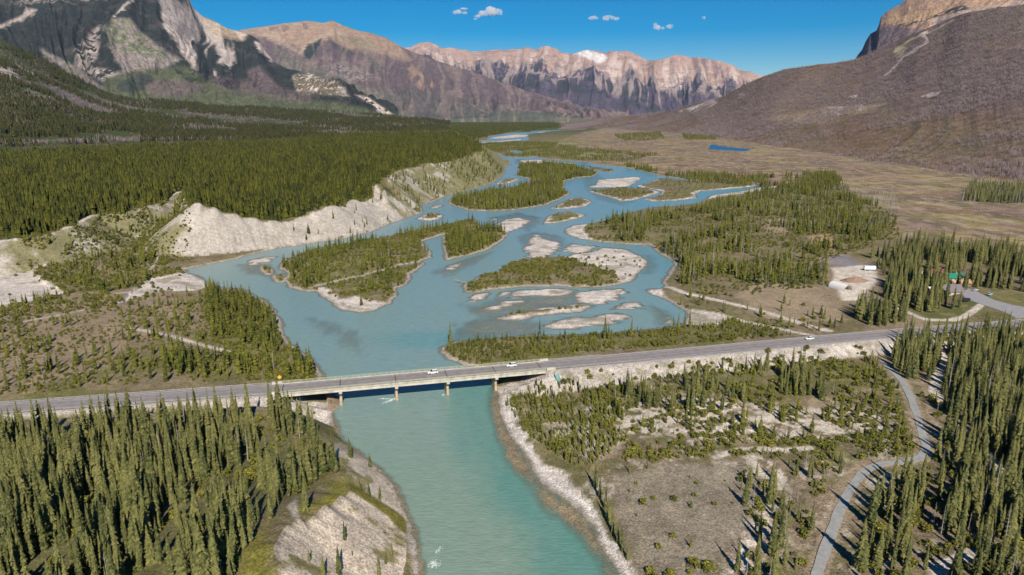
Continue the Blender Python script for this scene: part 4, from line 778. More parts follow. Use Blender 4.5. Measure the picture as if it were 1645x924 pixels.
house(1542, 451, 7, 14, 6, 2.8, 1.6, .1, M_tim, mat('orange_brown_roof', (.42, .25, .14), .8, var=.2), 'cabin', 'low cabin with an orange brown roof between the lodge and the green roof')
house(1484, 437, 7, 7, 6, 2.6, 1.6, .3, M_frame, mat('pale_roof', (.55, .52, .50), .7), 'shed', 'small white shed among the spruces left of the red roofed cabin', nwin=2)
house(1500, 462, 7, 7, 5, 2.5, 1.3, .1, M_frame, mat('white_roof', (.62, .6, .58), .7), 'shed', 'small pale shed in front of the lodge on its left', nwin=2)
# arched white shelter and trailer in the gravel yard, dirt pile
x, y, _ = P(1350, 461, 5); z = zat(x, y); sh_ = empty('fabric_shelter', (x, y, z-.1), .35); tag(sh_, 'white arched fabric shelter at the left edge of the gravel yard', 'shelter')
rg = []
for yy in (-7, -3.5, 0, 3.5, 7): rg.append([(3.6*math.cos(t), yy, 4.2*math.sin(t)) for t in [math.pi*i/12 for i in range(13)]])
b_ = MB(); 
for k in range(4):
    vs = rg[k]+rg[k+1]; b_.add(vs, [(i, i+1, 13+i+1, 13+i) for i in range(12)])
b_.add(rg[4], [tuple(range(13))]); b_.build('cover', mat('white_fabric', (.72, .70, .66), .6), sh_, True)
f_ = MB(); 
for i in range(12): t0, t1 = math.pi*i/12, math.pi*(i+1)/12; f_.tube((3.62*math.cos(t0), -7.02, 4.22*math.sin(t0)), (3.62*math.cos(t1), -7.02, 4.22*math.sin(t1)), .12, n=5)
f_.build('door_arch', M_galv, sh_)
x, y, _ = P(1397, 432, 5); z = zat(x, y); t_ = empty('box_trailer', (x, y, z), -.1); tag(t_, 'white and pale blue box trailer parked at the back of the gravel yard', 'trailer')
MB().box(-4.2, 4.2, -1.25, 1.25, .9, 3.6).build('box', mat('pale_blue_white_paint', (.62, .72, .80), .4), t_, bevel=.08); MB().box(-4.0, 5.2, -.5, .5, .7, .88).build('chassis', M_trim, t_)
for sx in (-2.2, -1.2):
    for sy in (-1.1, 1.1): MB().tube((sx, sy-.12, .42), (sx, sy+.12, .42), .42, n=12).build('wheel', M_tyre, t_)
MB().box(-4.26, -4.201, -1.1, 1.1, 1.0, 3.4).build('rear_door', M_frame, t_)
x, y, _ = P(1374, 448, 5); z = zat(x, y); b_ = MB(); rings = []
for k in range(9):
    q = k/8; R_ = 7*(1-q)+.3; rings.append([(R_*1.5*math.cos(t)*(1+.12*math.sin(3*t+k)), R_*math.sin(t)*(1+.1*math.sin(5*t)), -.5+3.6*q**.85+.25*math.sin(4*t+2*k)*(1-q)) for t in [2*math.pi*i/28 for i in range(28)]])
o = b_.loft(rings).build('dirt_pile', mat('reddish_dirt', (.26, .17, .125), .95, var=.3, vscale=.8, bump=.3), None, True); o.location = (x, y, z); tag(o, 'reddish brown pile of dirt in the middle of the gravel yard', 'dirt pile')
x, y, _ = P(1552, 483, 7.8); d_ = empty('dumpster', (x, y, 7.76), -.3); tag(d_, 'dark dumpster at the near edge of the lodge car park', 'dumpster')
MB().loft([[(-1.8,-.8,0),(1.8,-.8,0),(1.8,.8,0),(-1.8,.8,0)], [(-2,-1,1.5),(2,-1,1.5),(2,1,1.5),(-2,1,1.5)]]).build('bin', M_pd, d_); MB().box(-2.05, 2.05, -1.05, 1.05, 1.5, 1.62).build('lid', M_trim, d_)
print('built', time.time()-T0)
# ------------------------------------------------------------------ TREES
def leafmat(name, c0, c1, rough=.75):
    m = bpy.data.materials.new(name); m.use_nodes = True; nt = m.node_tree; b = nt.nodes['Principled BSDF']; b.inputs['Roughness'].default_value = rough; b.inputs['Specular IOR Level'].default_value = .2
    oi = nt.nodes.new('ShaderNodeObjectInfo'); g = nt.nodes.new('ShaderNodeNewGeometry'); n = nt.nodes.new('ShaderNodeTexNoise'); n.inputs['Scale'].default_value = .9; n.inputs['Detail'].default_value = 3; nt.links.new(g.outputs['Position'], n.inputs['Vector'])
    ad = nt.nodes.new('ShaderNodeMath'); ad.operation = 'MULTIPLY_ADD'; ad.inputs[1].default_value = .55; nt.links.new(oi.outputs['Random'], ad.inputs[0]); nt.links.new(n.outputs[0], ad.inputs[2])
    n2 = nt.nodes.new('ShaderNodeTexNoise'); n2.inputs['Scale'].default_value = .025; nt.links.new(g.outputs['Position'], n2.inputs['Vector'])
    ad2 = nt.nodes.new('ShaderNodeMath'); ad2.operation = 'ADD'; nt.links.new(ad.outputs[0], ad2.inputs[0]); nt.links.new(n2.outputs[0], ad2.inputs[1])
    mr = nt.nodes.new('ShaderNodeMapRange'); mr.inputs[1].default_value = .75; mr.inputs[2].default_value = 1.75; nt.links.new(ad2.outputs[0], mr.inputs[0])
    mx = nt.nodes.new('ShaderNodeMix'); mx.data_type = 'RGBA'; mx.inputs[6].default_value = (*c0, 1); mx.inputs[7].default_value = (*c1, 1); ri = nt.nodes.new('ShaderNodeMath'); ri.operation = 'MULTIPLY_ADD'; ri.inputs[1].default_value = .75; ri.inputs[2].default_value = -.375; nt.links.new(g.outputs['Random Per Island'], ri.inputs[0]); a3 = nt.nodes.new('ShaderNodeMath'); a3.use_clamp = True; nt.links.new(ri.outputs[0], a3.inputs[0]); nt.links.new(mr.outputs[0], a3.inputs[1]); nt.links.new(a3.outputs[0], mx.inputs[0]); nt.links.new(mx.outputs[2], b.inputs['Base Color'])
    return m
L_near = leafmat('spruce_needles', (.034, .046, .012), (.165, .158, .050)); L_mid = leafmat('young_spruce_needles', (.026, .038, .005), (.155, .150, .022)); L_plat = leafmat('pine_needles', (.011, .018, .002), (.080, .080, .007)); L_bush = leafmat('shrub_leaves', (.060, .075, .011), (.215, .200, .036))
M_trunk = mat('spruce_bark', (.16, .125, .10), .95, var=.3, vscale=3); M_dead = mat('dead_wood', (.30, .27, .26), .9, var=.3, vscale=2); M_deadf = mat('burnt_grey_wood', (.215, .170, .172), .9)
def conifer_crown(seed, whorls, per, Rm, base=.06, droop=.45, pw=.75, wide=.42):
    q = random.Random(seed); b = MB()
    for k in range(whorls):
        f = (k+q.uniform(-.3, .3))/whorls; z = base+(1-base)*max(0, min(.985, f)); R0 = Rm*((1-z)**pw)*(1.12 if z > .25 else .8+z*1.25); R0 = max(R0, .006)
        gap = q.random() < .12
        for i in range(per):
            if gap and q.random() < .5: continue
            a = 2*math.pi*(i+q.uniform(-.35, .35))/per+k*2.4; R = R0*q.uniform(.62, 1.2); dz = -R*droop*q.uniform(.6, 1.5); w = R*wide*q.uniform(.8, 1.25)+.004
            ca, sa = math.cos(a), math.sin(a); rise = .25*R+.012
            p0 = (0, 0, z+rise); m0 = (ca*R*.6, sa*R*.6, z+dz*.35+rise*.6); l = (ca*R*.62-sa*w, sa*R*.62+ca*w, z+dz*.8); r2 = (ca*R*.62+sa*w, sa*R*.62-ca*w, z+dz*.8); t = (ca*R, sa*R, z+dz)
            b.add([p0, l, t, r2, m0], [(0, 1, 4), (0, 4, 3), (1, 2, 4), (4, 2, 3)])
    b.tube((0, 0, .9), (0, 0, 1.0), .006, .001, 4)
    return b.mesh('crown')
def trunk_mesh(top=.9, r=.012): return MB().tube((0, 0, -.04), (0, 0, top), r, .002, 6).mesh('trunk')
def setm(me, m): me.materials.clear(); me.materials.append(m); return me
HI = [setm(conifer_crown(s, 24, 9, Rm, droop=.6, wide=.36), L_near) for s, Rm in ((1, .098), (2, .078), (3, .115), (4, .088), (5, .105))]
MID = [setm(conifer_crown(s, 15, 6, Rm, wide=.6), L_mid) for s, Rm in ((11, .115), (12, .09), (13, .14), (14, .10))]
FAR = [setm(conifer_crown(s, 8, 5, Rm, wide=.8, base=.1), L_plat) for s, Rm in ((21, .17), (22, .14), (23, .20))]
TR = setm(trunk_mesh(), M_trunk)
def snag_meshes(seed, n=16, r=.014):
    q = random.Random(seed); t = MB().tube((0, 0, -.03), (0, 0, 1), r, .003, 5).mesh('trunk'); b = MB(); b.tube((0, 0, .15), (0, 0, .98), .004, .002, 3)
    for i in range(n):
        z = q.uniform(.2, .93); a = q.uniform(0, 6.28); R = .10*(1.1-z)*q.uniform(.6, 1.3)+.02; b.tube((0, 0, z), (math.cos(a)*R, math.sin(a)*R, z-R*.2+q.uniform(-.02, .03)), .004, .0015, 3)
    return setm(t, M_dead), setm(b.mesh('branches'), M_dead)
SN = [snag_meshes(s) for s in (31, 32, 33)]
def bush_mesh(seed, n=90):
    q = random.Random(seed); b = MB()
    for i in range(n):
        a = q.uniform(0, 6.28); e = q.uniform(.05, 1)**.7; R = .5*math.sqrt(q.random())*(1.15-e*.55); p = Vector((math.cos(a)*R, math.sin(a)*R, .08+e*.85*(1-R*.8)))
        u = Vector((q.uniform(-1, 1), q.uniform(-1, 1), q.uniform(-.4, .8))).normalized()*.15; w = u.cross(Vector((q.uniform(-1, 1), q.uniform(-1, 1), q.uniform(-1, 1)))).normalized()*.09
        b.add([p-u, p+w, p+u, p-w], [(0, 1, 2, 3)])
    return b.mesh('leaves')
BU = [setm(bush_mesh(s), L_bush) for s in (41, 42, 43)]; 
def stems(seed):
    q = random.Random(seed); b = MB()
    for i in range(5): a = q.uniform(0, 6.28); b.tube((0, 0, -.05), (math.cos(a)*.25, math.sin(a)*.25, .6), .02, .006, 4)
    return setm(b.mesh('stems'), M_trunk)
ST = stems(5)
def snag_far(seed):
    q = random.Random(seed); b = MB()
    for k in range(3): x, y = q.uniform(-.35, .35), q.uniform(-.35, .35); b.tube((x, y, 0), (x+q.uniform(-.05, .05), y, q.uniform(.6, 1)), .024, .009, 3)
    return b.mesh('burnt_trees')
# --- scattering
PTS = {k: [] for k in ('hi', 'mid', 'plat', 'bush', 'snag')}   # rows x, y, z, h, zone
ZN = []
def scatter(pg, z0, spacing, hr, kind, zone, dens=None, wet=1.5, cl=.0, cls=25, mix=None, smax=None, zfn=None, roadclear=9.0):
    """jittered grid inside an outline; spacing may grow with distance"""
    w = W(pg, z0) if not hasattr(pg, 'shape') else pg
    lo = w.min(0); hi = w.max(0); s = spacing
    nx, ny = int((hi[0]-lo[0])/s)+1, int((hi[1]-lo[1])/s)+1
    gx, gy = np.meshgrid(np.arange(nx), np.arange(ny)); X = lo[0]+(gx+RS.uniform(-.5, .5, gx.shape))*s; Y = lo[1]+(gy+RS.uniform(-.5, .5, gy.shape))*s; X = X.ravel(); Y = Y.ravel()
    k = polydist(w, X, Y, 5) < 0
    if smax: k &= RS.random(len(X)) < np.clip(600/np.maximum(np.hypot(X, Y), 600), smax, 1)**1.3
    X = X[k]; Y = Y[k]
    if cl: k = fbm(X/cls, Y/cls, 3, 111+len(ZN)) > cl; X = X[k]; Y = Y[k]
    if len(X) == 0: return
    G_ = ground(X, Y); k = (G_['land'] > wet) & (G_['dro'] > roadclear) & (dl(pth, X, Y, 6) > 3.4) & (polydist(PARK, X, Y, 8) > 3) & ((G_['gz'] < 1) | (RS.random(len(X)) < .06)) & (G_['dpond'] > 3)
    for l_, z_, hw_, q_ in TRACKS: k &= dl(W(l_, z_), X, Y, hw_+3) > hw_+.8
    for hx, hy in HOUSES: k &= np.hypot(X-hx, Y-hy) > 9.5
    X = X[k]; Y = Y[k]; Z = G_['z'][k]; n = len(X)
    h = RS.uniform(hr[0], hr[1], n)*(.75+.5*fbm(X/18, Y/18, 2, 5)); zi = len(ZN); ZN.append(zone)
    kinds = np.array([kind]*n, dtype=object)
    if mix:
        u = RS.random(n); acc = 0
        for kk, p_ in mix: kinds[(u >= acc) & (u < acc+p_)] = kk; acc += p_
    for kk in set(kinds):
        m_ = kinds == kk; hh = h[m_].copy()
        if kk == 'bush' and kind != 'bush': hh = RS.uniform(1.2, 2.8, m_.sum())
        PTS[kk].append(np.c_[X[m_], Y[m_], Z[m_], hh, np.full(m_.sum(), zi)])
HOUSES = [P(x, y, 7)[:2] for x, y in ((1522,470),(1532,443),(1505,436),(1542,451),(1484,437),(1350,461),(1397,432),(1500,462),(1374,447))]
scatter([(-200,708),(0,694),(150,682),(300,670),(430,658),(500,682),(535,712),(545,742),(500,765),(478,800),(440,832),(425,870),(400,900),(380,1010),(-330,1040)], 12, 2.75, (6, 17.5), 'hi', 'dense forest below the highway at lower left', cl=.455, cls=12, mix=[('snag', .05)], roadclear=10)
scatter([(-200,692),(0,678),(430,655),(500,676),(535,712),(545,742),(440,832),(400,900),(380,1010),(-330,1040)], 12, 4, (1.5, 3), 'bush', 'undergrowth of the lower left forest', cl=.5, cls=9)
scatter([(395,850),(440,800),(500,790),(520,800),(440,850),(430,900),(420,940),(380,950)], 17, 7, (8, 13), 'hi', 'meadow edge above the bare bluff', cl=.45)
scatter([(330,462),(400,474),(440,505),(452,550),(500,590),(505,606),(400,610),(350,560),(330,510)], 2, 3.4, (7, 12), 'mid', 'thicket on the left river bank above the bridge', cl=.40, cls=14, mix=[('bush', .3), ('snag', .03)], wet=2)
scatter([(-160,500),(60,478),(190,490),(330,470),(330,520),(345,560),(390,612),(150,628),(-160,655)], 2, 5.5, (5, 10), 'mid', 'open grassland left of the river above the highway', cl=.50, cls=16, mix=[('snag', .04), ('bush', .35)])
scatter([(250,560),(320,555),(400,605),(250,625),(220,600)], 2, 5, (8, 13), 'mid', 'grove beside the highway at left', cl=.42, cls=12)
scatter(w_platt[:, :2]+(w_platt[:, :2]-w_platt[:, :2].mean(0))*-.006, 40, 4.7, (8, 19), 'plat', 'dense pine forest on the plateau above the white cliffs', cl=.30, cls=14, smax=.22, wet=4)
scatter([(0,395),(140,352),(300,305),(330,330),(270,360),(270,425),(150,445),(20,402)], 15, 4.4, (3, 12), 'mid', 'broken slope left of the white cliffs', cl=.42, cls=18, mix=[('bush', .5)])
scatter([(600,300),(640,275),(700,262),(760,245),(808,256),(806,272),(790,290),(740,305),(690,325),(660,335),(630,310)], 25, 7.5, (6, 12), 'mid', 'slope of the far white cliffs', cl=.42, cls=30, mix=[('bush', .2)])
scatter([(455,380),(520,340),(600,330),(650,345),(600,368),(560,378)], 10, 11, (6, 12), 'mid', 'white cliff face', cl=.55, cls=25)
scatter([(-160,500),(0,485),(190,480),(330,470),(345,560),(390,612),(150,630),(-160,655)], 2, 3.4, (.7, 1.8), 'bush', 'open grassland left of the river above the highway', cl=.46, cls=12)
scatter([(330,462),(400,474),(440,505),(452,550),(500,590),(505,606),(400,612),(350,560),(330,510)], 2, 2.3, (1.0, 2.6), 'bush', 'thicket on the left river bank above the bridge', cl=.36, cls=10, wet=1)
for i_, zn_ in ((0, 'big wooded island upstream of the bridge'), (4, 'small wooded island between the channels'), (6, 'long wooded island in the middle of the river'), (12, 'grassy island with shrubs right of the main channel')): scatter(w_isl[i_][0], 0, 3.2, (1.0, 2.6), 'bush', zn_, cl=.42, cls=12, wet=1.5)
scatter([(925,372),(985,350),(1100,335),(1335,296),(1440,350),(1445,385),(1330,420),(1330,460),(1160,478),(1085,450),(1090,425),(1060,402),(950,384)], 3, 4.6, (1.0, 2.6), 'bush', 'woods on the right bank of the river', cl=.44, cls=14)
scatter([(0,395),(140,352),(300,305),(330,330),(290,440),(200,470),(0,490)], 12, 3.6, (1.0, 3.0), 'bush', 'broken slope left of the white cliffs', cl=.44, cls=12)
def island(i, sp, hr, zone, cl=.4, mix=None, shrink=1): scatter(w_isl[i][0], 0, sp, hr, 'mid', zone, cl=cl, cls=22, mix=mix, wet=2.2)
island(0, 4.8, (6, 12), 'big wooded island upstream of the bridge', .46, [('bush', .35), ('snag', .02)])
island(4, 4.2, (8, 13), 'small wooded island between the channels', .38, [('bush', .2)]); island(6, 5.2, (9, 14), 'long wooded island in the middle of the river', .42, [('bush', .15), ('snag', .06)])
island(12, 4.6, (2, 7), 'grassy island with shrubs right of the main channel', .42, [('bush', .7)])
for i in (1, 2, 9, 24, 26, 27, 28, 18): island(i, 5.5, (2, 5), 'small grassy islets of the river', .42, [('bush', .7)])
for i in (25,): island(i, 9, (3, 6), 'gravelly islands at the far right bend', .5, [('bush', .6)])
scatter([(712,562),(725,553),(770,546),(900,541),(1090,528),(1130,505),(1240,525),(1290,542),(1240,546),(1100,556),(900,573),(765,585),(735,578)], 1.5, 2.3, (2.2, 5.0), 'mid', 'green thicket on the point between river and highway', cl=.34, cls=10, mix=[('bush', .35)], roadclear=8)
scatter([(925,372),(945,362),(985,350),(1100,335),(1230,306),(1335,296),(1370,310),(1440,350),(1445,385),(1360,392),(1330,420),(1330,460),(1230,475),(1160,478),(1100,462),(1085,450),(1090,425),(1060,402),(950,384)], 3, 4.6, (6, 14), 'mid', 'woods on the right bank of the river', cl=.49, cls=30, mix=[('snag', .16), ('bush', .24)])
scatter([(1100,462),(1160,478),(1240,480),(1330,500),(1360,525),(1280,540),(1200,520),(1120,500),(1080,480)], 3, 6, (4, 9), 'mid', 'scrub along the gravel track right of the river', cl=.5, cls=14, mix=[('bush', .4), ('snag', .05)])
scatter([(1390,400),(1460,396),(1720,410),(1720,478),(1610,478),(1570,458),(1520,480),(1500,500),(1440,515),(1372,532),(1374,490),(1415,480),(1425,445)], 6, 4.2, (9, 19), 'hi', 'tall spruces around the lodge and gravel yard', cl=.47, cls=16)
scatter([(1440,560),(1470,540),(1645,532),(1800,528),(1900,1050),(1345,1050),(1405,800),(1500,745),(1500,700),(1475,620)], 4, 3.6, (5, 16), 'hi', 'forest at lower right beside the path', cl=.455, cls=13, mix=[('snag', .06), ('bush', .25)], roadclear=9)
scatter([(1425,566),(1470,548),(1645,538),(1760,534),(1760,580),(1600,590),(1450,606)], 5, 3.6, (9, 15), 'hi', 'belt of spruces just below the highway at right', cl=.38, cls=12, roadclear=8.5)
scatter([(1540,600),(1760,570),(1900,1050),(1480,1050),(1510,860),(1530,720)], 4, 3.9, (8, 17), 'hi', 'dense forest in the bottom right corner', cl=.42, cls=13, mix=[('snag', .05)])
scatter([(1440,560),(1645,532),(1800,528),(1900,1050),(1345,1050),(1405,800),(1500,745),(1475,620)], 4, 3.5, (1.2, 3), 'bush', 'undergrowth of the lower right forest', cl=.5, cls=9)
scatter([(812,640),(880,615),(960,625),(1000,650),(1010,700),(960,740),(925,745),(880,715),(845,690)], 3, 1.75, (1.8, 5.0), 'mid', 'bright green thicket on the near right bank', cl=.34, cls=7, mix=[('bush', .16)])
scatter([(960,620),(1100,600),(1250,585),(1420,575),(1440,600),(1460,700),(1300,730),(1100,700),(1000,700)], 3, 2.9, (1.5, 8), 'mid', 'stony flat between highway and path', cl=.43, cls=11, mix=[('bush', .6), ('snag', .03)])
scatter([(980,625),(1150,600),(1300,588),(1350,640),(1200,660),(1050,665)], 3, 4.4, (8, 13), 'hi', 'row of spruces below the gravel bank', cl=.48, cls=14)
scatter([(1000,700),(1100,700),(1300,710),(1470,690),(1480,735),(1400,738),(1300,745),(1200,735),(1080,735),(1000,745)], 3, 2.1, (1.5, 4.5), 'mid', 'band of young trees above the grey clearing', cl=.38, cls=9, mix=[('bush', .5)])
scatter([(1180,760),(1290,745),(1385,750),(1350,800),(1310,920),(1290,1010),(1130,1010),(1210,850)], 3, 3.7, (5, 13), 'hi', 'open stand between the grey clearing and the path', cl=.44, cls=11, mix=[('snag', .06), ('bush', .5)])
scatter([(1000,770),(1190,760),(1210,820),(1130,900),(1040,900)], 3, 7, (.8, 2.6), 'bush', 'grey clearing on the near right', cl=.5, cls=9)
scatter([(1000,770),(1190,760),(1210,820),(1130,900),(1040,900)], 3, 11, (1.5, 4), 'mid', 'grey clearing on the near right', cl=.5, cls=9)
scatter([(1010,900),(1100,890),(1150,910),(1150,1000),(1030,1000)], 3, 3.0, (1.2, 3), 'bush', 'low shrubs at the bottom of the clearing', cl=.45, cls=7)
scatter([(1000,262),(1050,272),(1100,280),(1230,285),(1340,280),(1360,300),(1230,300),(1100,290),(1020,275)], 3, 6, (8, 13), 'mid', 'tree line along the far right bank', cl=.42, cls=40)
scatter([(800,250),(830,240),(900,236),(960,240),(1060,250),(1000,262),(930,257),(870,252)], 2, 8, (6, 11), 'mid', 'flats by the upper river', cl=.46, cls=40)
scatter([(760,232),(830,230),(900,232),(880,240),(800,245),(775,240)], 1, 7, (6, 10), 'mid', 'upper river islands', cl=.4, cls=40)
scatter([(985,218),(1060,214),(1070,226),(1000,228)], 5, 12, (9, 13), 'mid', 'dark clump of trees on the burnt plain', cl=.45, cls=30); scatter([(1095,218),(1150,215),(1150,226),(1100,226)], 5, 12, (9, 13), 'mid', 'trees beside the blue pond', cl=.3)
scatter([(1540,322),(1560,300),(1640,300),(1720,312),(1720,326),(1600,326)], 6, 6, (12, 17), 'hi', 'isolated dark grove on the burnt plain', cl=.25, mix=[('snag', .25)])
scatter([(1290,300),(1440,310),(1445,345),(1330,300)], 5, 6, (6, 10), 'snag', 'grey dead trees behind the right bank woods', cl=.4)
scatter([(1240,300),(1290,290),(1345,285),(1350,300),(1300,315)], 5, 7, (9, 13), 'mid', 'woods north of the burnt grey trees', cl=.35)
# far valley forest on the flats, coarse
scatter([(560,202),(700,198),(880,198),(930,204),(820,211),(760,222),(735,216),(640,204)], 8, 17, (14, 22), 'plat', 'far valley forest', wet=10)
# shrubs on the near embankment and bank
scatter([(900,600),(1100,585),(1400,555),(1420,575),(1200,595),(950,612)], 5, 4.5, (1.2, 3.0), 'bush', 'gravel bank below the highway', cl=.5, cls=9, roadclear=8)
scatter([(460,640),(515,642),(535,668),(540,700),(500,680),(455,655)], 5, 3.2, (2.5, 6), 'mid', 'near left bank beside the bridge', cl=.4, cls=7, mix=[('bush', .5)])
scatter([(1100,245),(1400,215),(1720,215),(1720,400),(1480,380),(1440,330),(1300,290),(1150,280)], 5, 17, (5, 9), 'snag', 'burnt plain', cl=.5, cls=60)
for k in PTS: PTS[k] = np.concatenate(PTS[k]) if PTS[k] else np.zeros((0, 5))
# trees on the hill sheets
def on_layer(name, n, hr, cond):
    X, Y, Z, T = LAYERS[name]; k = np.nonzero(cond(X, Y, Z, T))[0]; k = RS.choice(k, n)
    j = RS.uniform(-.5, .5, (n, 2))*np.hypot(X[k], Y[k])[:, None]*.006
    return np.c_[X[k]+j[:, 0], Y[k]+j[:, 1]*0, Z[k]-.5, RS.uniform(*hr, n), np.zeros(n)]
hill_green = on_layer('forested_hill', 26000, (15, 26), lambda X, Y, Z, T: (T < .99) & (T > .02) & (fbm(X/300, Y/300, 3, 7) > .42))
hill_grey = on_layer('forested_hill', 9000, (12, 18), lambda X, Y, Z, T: (T < .99) & (T > .02) & (fbm(X/260, Y/260, 3, 8) > .5))
right_grey = on_layer('burnt_hill', 60000, (9, 17), lambda X, Y, Z, T: (T < 1.0) & (T > .03) & (RS.random(len(T)) < .15+T) & (RS.random(len(T)) < .12+.88*sstep(.40, .66, fbm(X/220, Y/220, 5, 17)+.06*T)))
print('trees', {k: len(v) for k, v in PTS.items()}, time.time()-T0)
# --- things: the trees that show largest in the photo
def vis(p):
    px, py = proj(p[:, 0], p[:, 1], p[:, 2]); px2, py2 = proj(p[:, 0], p[:, 1], p[:, 2]+p[:, 3])
    ok = (px > 2) & (px < 1643) & (py2 < 905) & (py > 0); return np.where(ok, np.abs(py-py2), 0), px, py
SPECIAL = [ # base px, z, height m, mesh list, label
 (724,551,1,13,'hi','lone tall spruce at the left tip of the point, standing over the water'),
 (866,549,1.5,14,'hi','tall spruce on the point, first tall one right of the lone spruce'), (972,545,1.5,14,'hi','tall spruce on the point beside its slightly shorter twin'), (978,548,1.5,11,'hi','shorter twin spruce standing against the tall one on the point'),
 (1014,541,1.5,12,'hi','tall spruce on the point right of the twin spruces'), (1082,531,2,10,'hi','leftmost of four slim spruces at the right end of the point'), (1090,530,2,11,'hi','second of four slim spruces at the right end of the point'), (1100,527,2,11,'hi','third of four slim spruces at the right end of the point'), (1108,526,2,12,'hi','rightmost of four slim spruces at the right end of the point'),
 (554,868,9,6.5,'hi','bushy spruce alone in the upper middle of the bare bluff'), (545,922,10,8.5,'hi','tallest spruce low on the bare bluff, with its shadow beside it'), (497,902,15,4,'hi','small spruce on the upper left of the bare bluff'), (519,925,13,6,'hi','stout spruce low on the bare bluff, left of the tallest'),
 (609,926,5,6.5,'hi','slim spruce low on the right of the bare bluff'), (620,905,4,3.8,'hi','small leaning spruce in the lower right of the bare bluff'), (629,895,3,5,'hi','slim spruce nearest the water low on the bare bluff'), (566,892,9,2,'hi','tiny spruce in the middle of the bare bluff'),
 (579,791,9,5,'hi','leftmost spruce of the grassy ledge across the bluff'), (593,798,7,5,'hi','middle spruce of the grassy ledge across the bluff'), (610,803,5,5.5,'hi','rightmost spruce of the grassy ledge across the bluff'),
 (594,750,3,6,'hi','spruce above the water on the neck of the bluff'), (606,757,2,3.5,'hi','short spruce at the waterline on the neck of the bluff'), (563,735,5,8,'hi','slim spruce at the forest corner over the river'),
 (957,785,1.5,10,'hi','first, uppermost spruce of the row along the right bank'), (964,800,1.5,8,'hi','second spruce from the top of the row along the right bank'), (972,818,1.5,9,'hi','third spruce from the top of the row along the right bank'), (978,838,1.5,9,'hi','fourth spruce from the top of the row along the right bank'), (985,856,1.5,8.5,'hi','fifth spruce from the top of the row along the right bank'), (993,872,1.5,8,'hi','sixth spruce from the top of the row along the right bank'), (1000,885,1.5,8,'hi','bushy spruce, second from the bottom of the row along the right bank'), (1008,899,1.5,4.5,'hi','short spruce at the bottom of the row along the right bank'),
 (1012,760,3,4.5,'hi','small spruce at the top left corner of the grey clearing'), (1040,753,3,3,'hi','tiny spruce on the top edge of the grey clearing'), (1108,768,3,2.2,'hi','lone tiny spruce out in the grey clearing'),
 (1531,497,7,15,'hi','big dark spruce directly in front of the grey roofed lodge'), (1541,495,7,12,'hi','spruce beside the big one in front of the lodge, nearer the car park'), (1518,492,7,11,'hi','spruce left of the big one in front of the lodge'), (1500,488,6,12,'hi','tall spruce left of the lodge, before the pale shed'), (1549,462,7,13,'hi','tall spruce between the lodge and the orange roofed cabin'), (1521,458,7,12,'hi','spruce behind the lodge roof, left of the green roof'),
 (1255,500,4,8,'mid','small spruce alone in the tan clearing above the highway'),
]
crowns = {'hi': HI, 'mid': MID}
def tree_thing(x, y, z, h, crown, label, group, rz, name='spruce_tree', wide=1.0, trunk=None, part='crown', tpart='trunk'):
    e = bpy.data.objects.new(name, None); C.objects.link(e); e.location = (x, y, z); e.rotation_euler = (rnd.uniform(-.035, .035), rnd.uniform(-.035, .035), rz); e.scale = (h*wide, h*wide, h); e.empty_display_size = .1
    e['label'] = label; e['category'] = {'spruce_tree': 'tree', 'dead_tree': 'dead tree', 'shrub': 'shrub'}[name]
    if group: e['group'] = group
    a = bpy.data.objects.new(part, crown); a.parent = e; C.objects.link(a)
    t = bpy.data.objects.new(tpart, trunk or TR); t.parent = e; C.objects.link(t)
    return a, t
for i, (px_, py_, z_, h_, kd, lb) in enumerate(SPECIAL):
    x, y, _ = P(px_, py_, z_)
    for _ in range(3): z_ = zat(x, y); x, y, _ = P(px_, py_, max(z_, 0))
    tree_thing(x, y, zat(x, y)-.1, h_, crowns[kd][i % 4], lb, None, i*1.3, wide=1.25 if h_ < 7 else 1.0)
REST = {}
def pick(kind, n):
    p = PTS[kind]; v, px, py = vis(p); k = np.argsort(-v)[:n]; k = k[v[k] > 0]; m_ = np.zeros(len(p), bool); m_[k] = True; REST[kind] = p[~m_]; return p[m_]
allsp = np.concatenate([np.c_[PTS['hi'], np.zeros(len(PTS['hi']))], np.c_[PTS['mid'], np.ones(len(PTS['mid']))]])
v, _, _ = vis(allsp); k = np.argsort(-v)[:300-len(SPECIAL)]; sel = np.zeros(len(allsp), bool); sel[k] = True
PROTO = {'hi': {}, 'mid': {}}
# a few mid-detail trees join the things, so that every mesh used by the mass is a tree that stands in the scene
cand = np.nonzero((allsp[:, 5] == 1) & ~sel & (v > 20))[0][:4]; sel[k[-4:]] = False; sel[cand] = True
ni = 0; GRN = ('dark green', 'grey green', 'olive green')
for row in allsp[sel]:
    x, y, z, h, zi, kd = row; q = 'mid' if kd else 'hi'; i = ni % len(crowns[q]); ni += 1
    size = 'tall' if h > 13.5 else 'medium' if h > 8 else 'small'
    zn = ZN[int(zi)]; lb = f'{size} narrow spruce in the {zn}' if not zn.startswith(('tall', 'row', 'band')) else f'{size} spruce, one of the {zn}'
    lb = ' '.join(lb.split()[:16])
    a, t = tree_thing(x, y, z-.15, h, crowns[q][i], lb, lb.replace('spruce', 'spruces', 1), rnd.uniform(0, 6.28), wide=rnd.uniform(.75, 1.45))
    PROTO[q].setdefault(i, (a, t))
rest = allsp[~sel]; REST['hi'] = rest[rest[:, 5] == 0][:, :5]; REST['mid'] = rest[rest[:, 5] == 1][:, :5]
if len(PROTO['mid']) < 4: print('mid protos', len(PROTO['mid']))
PB = {}
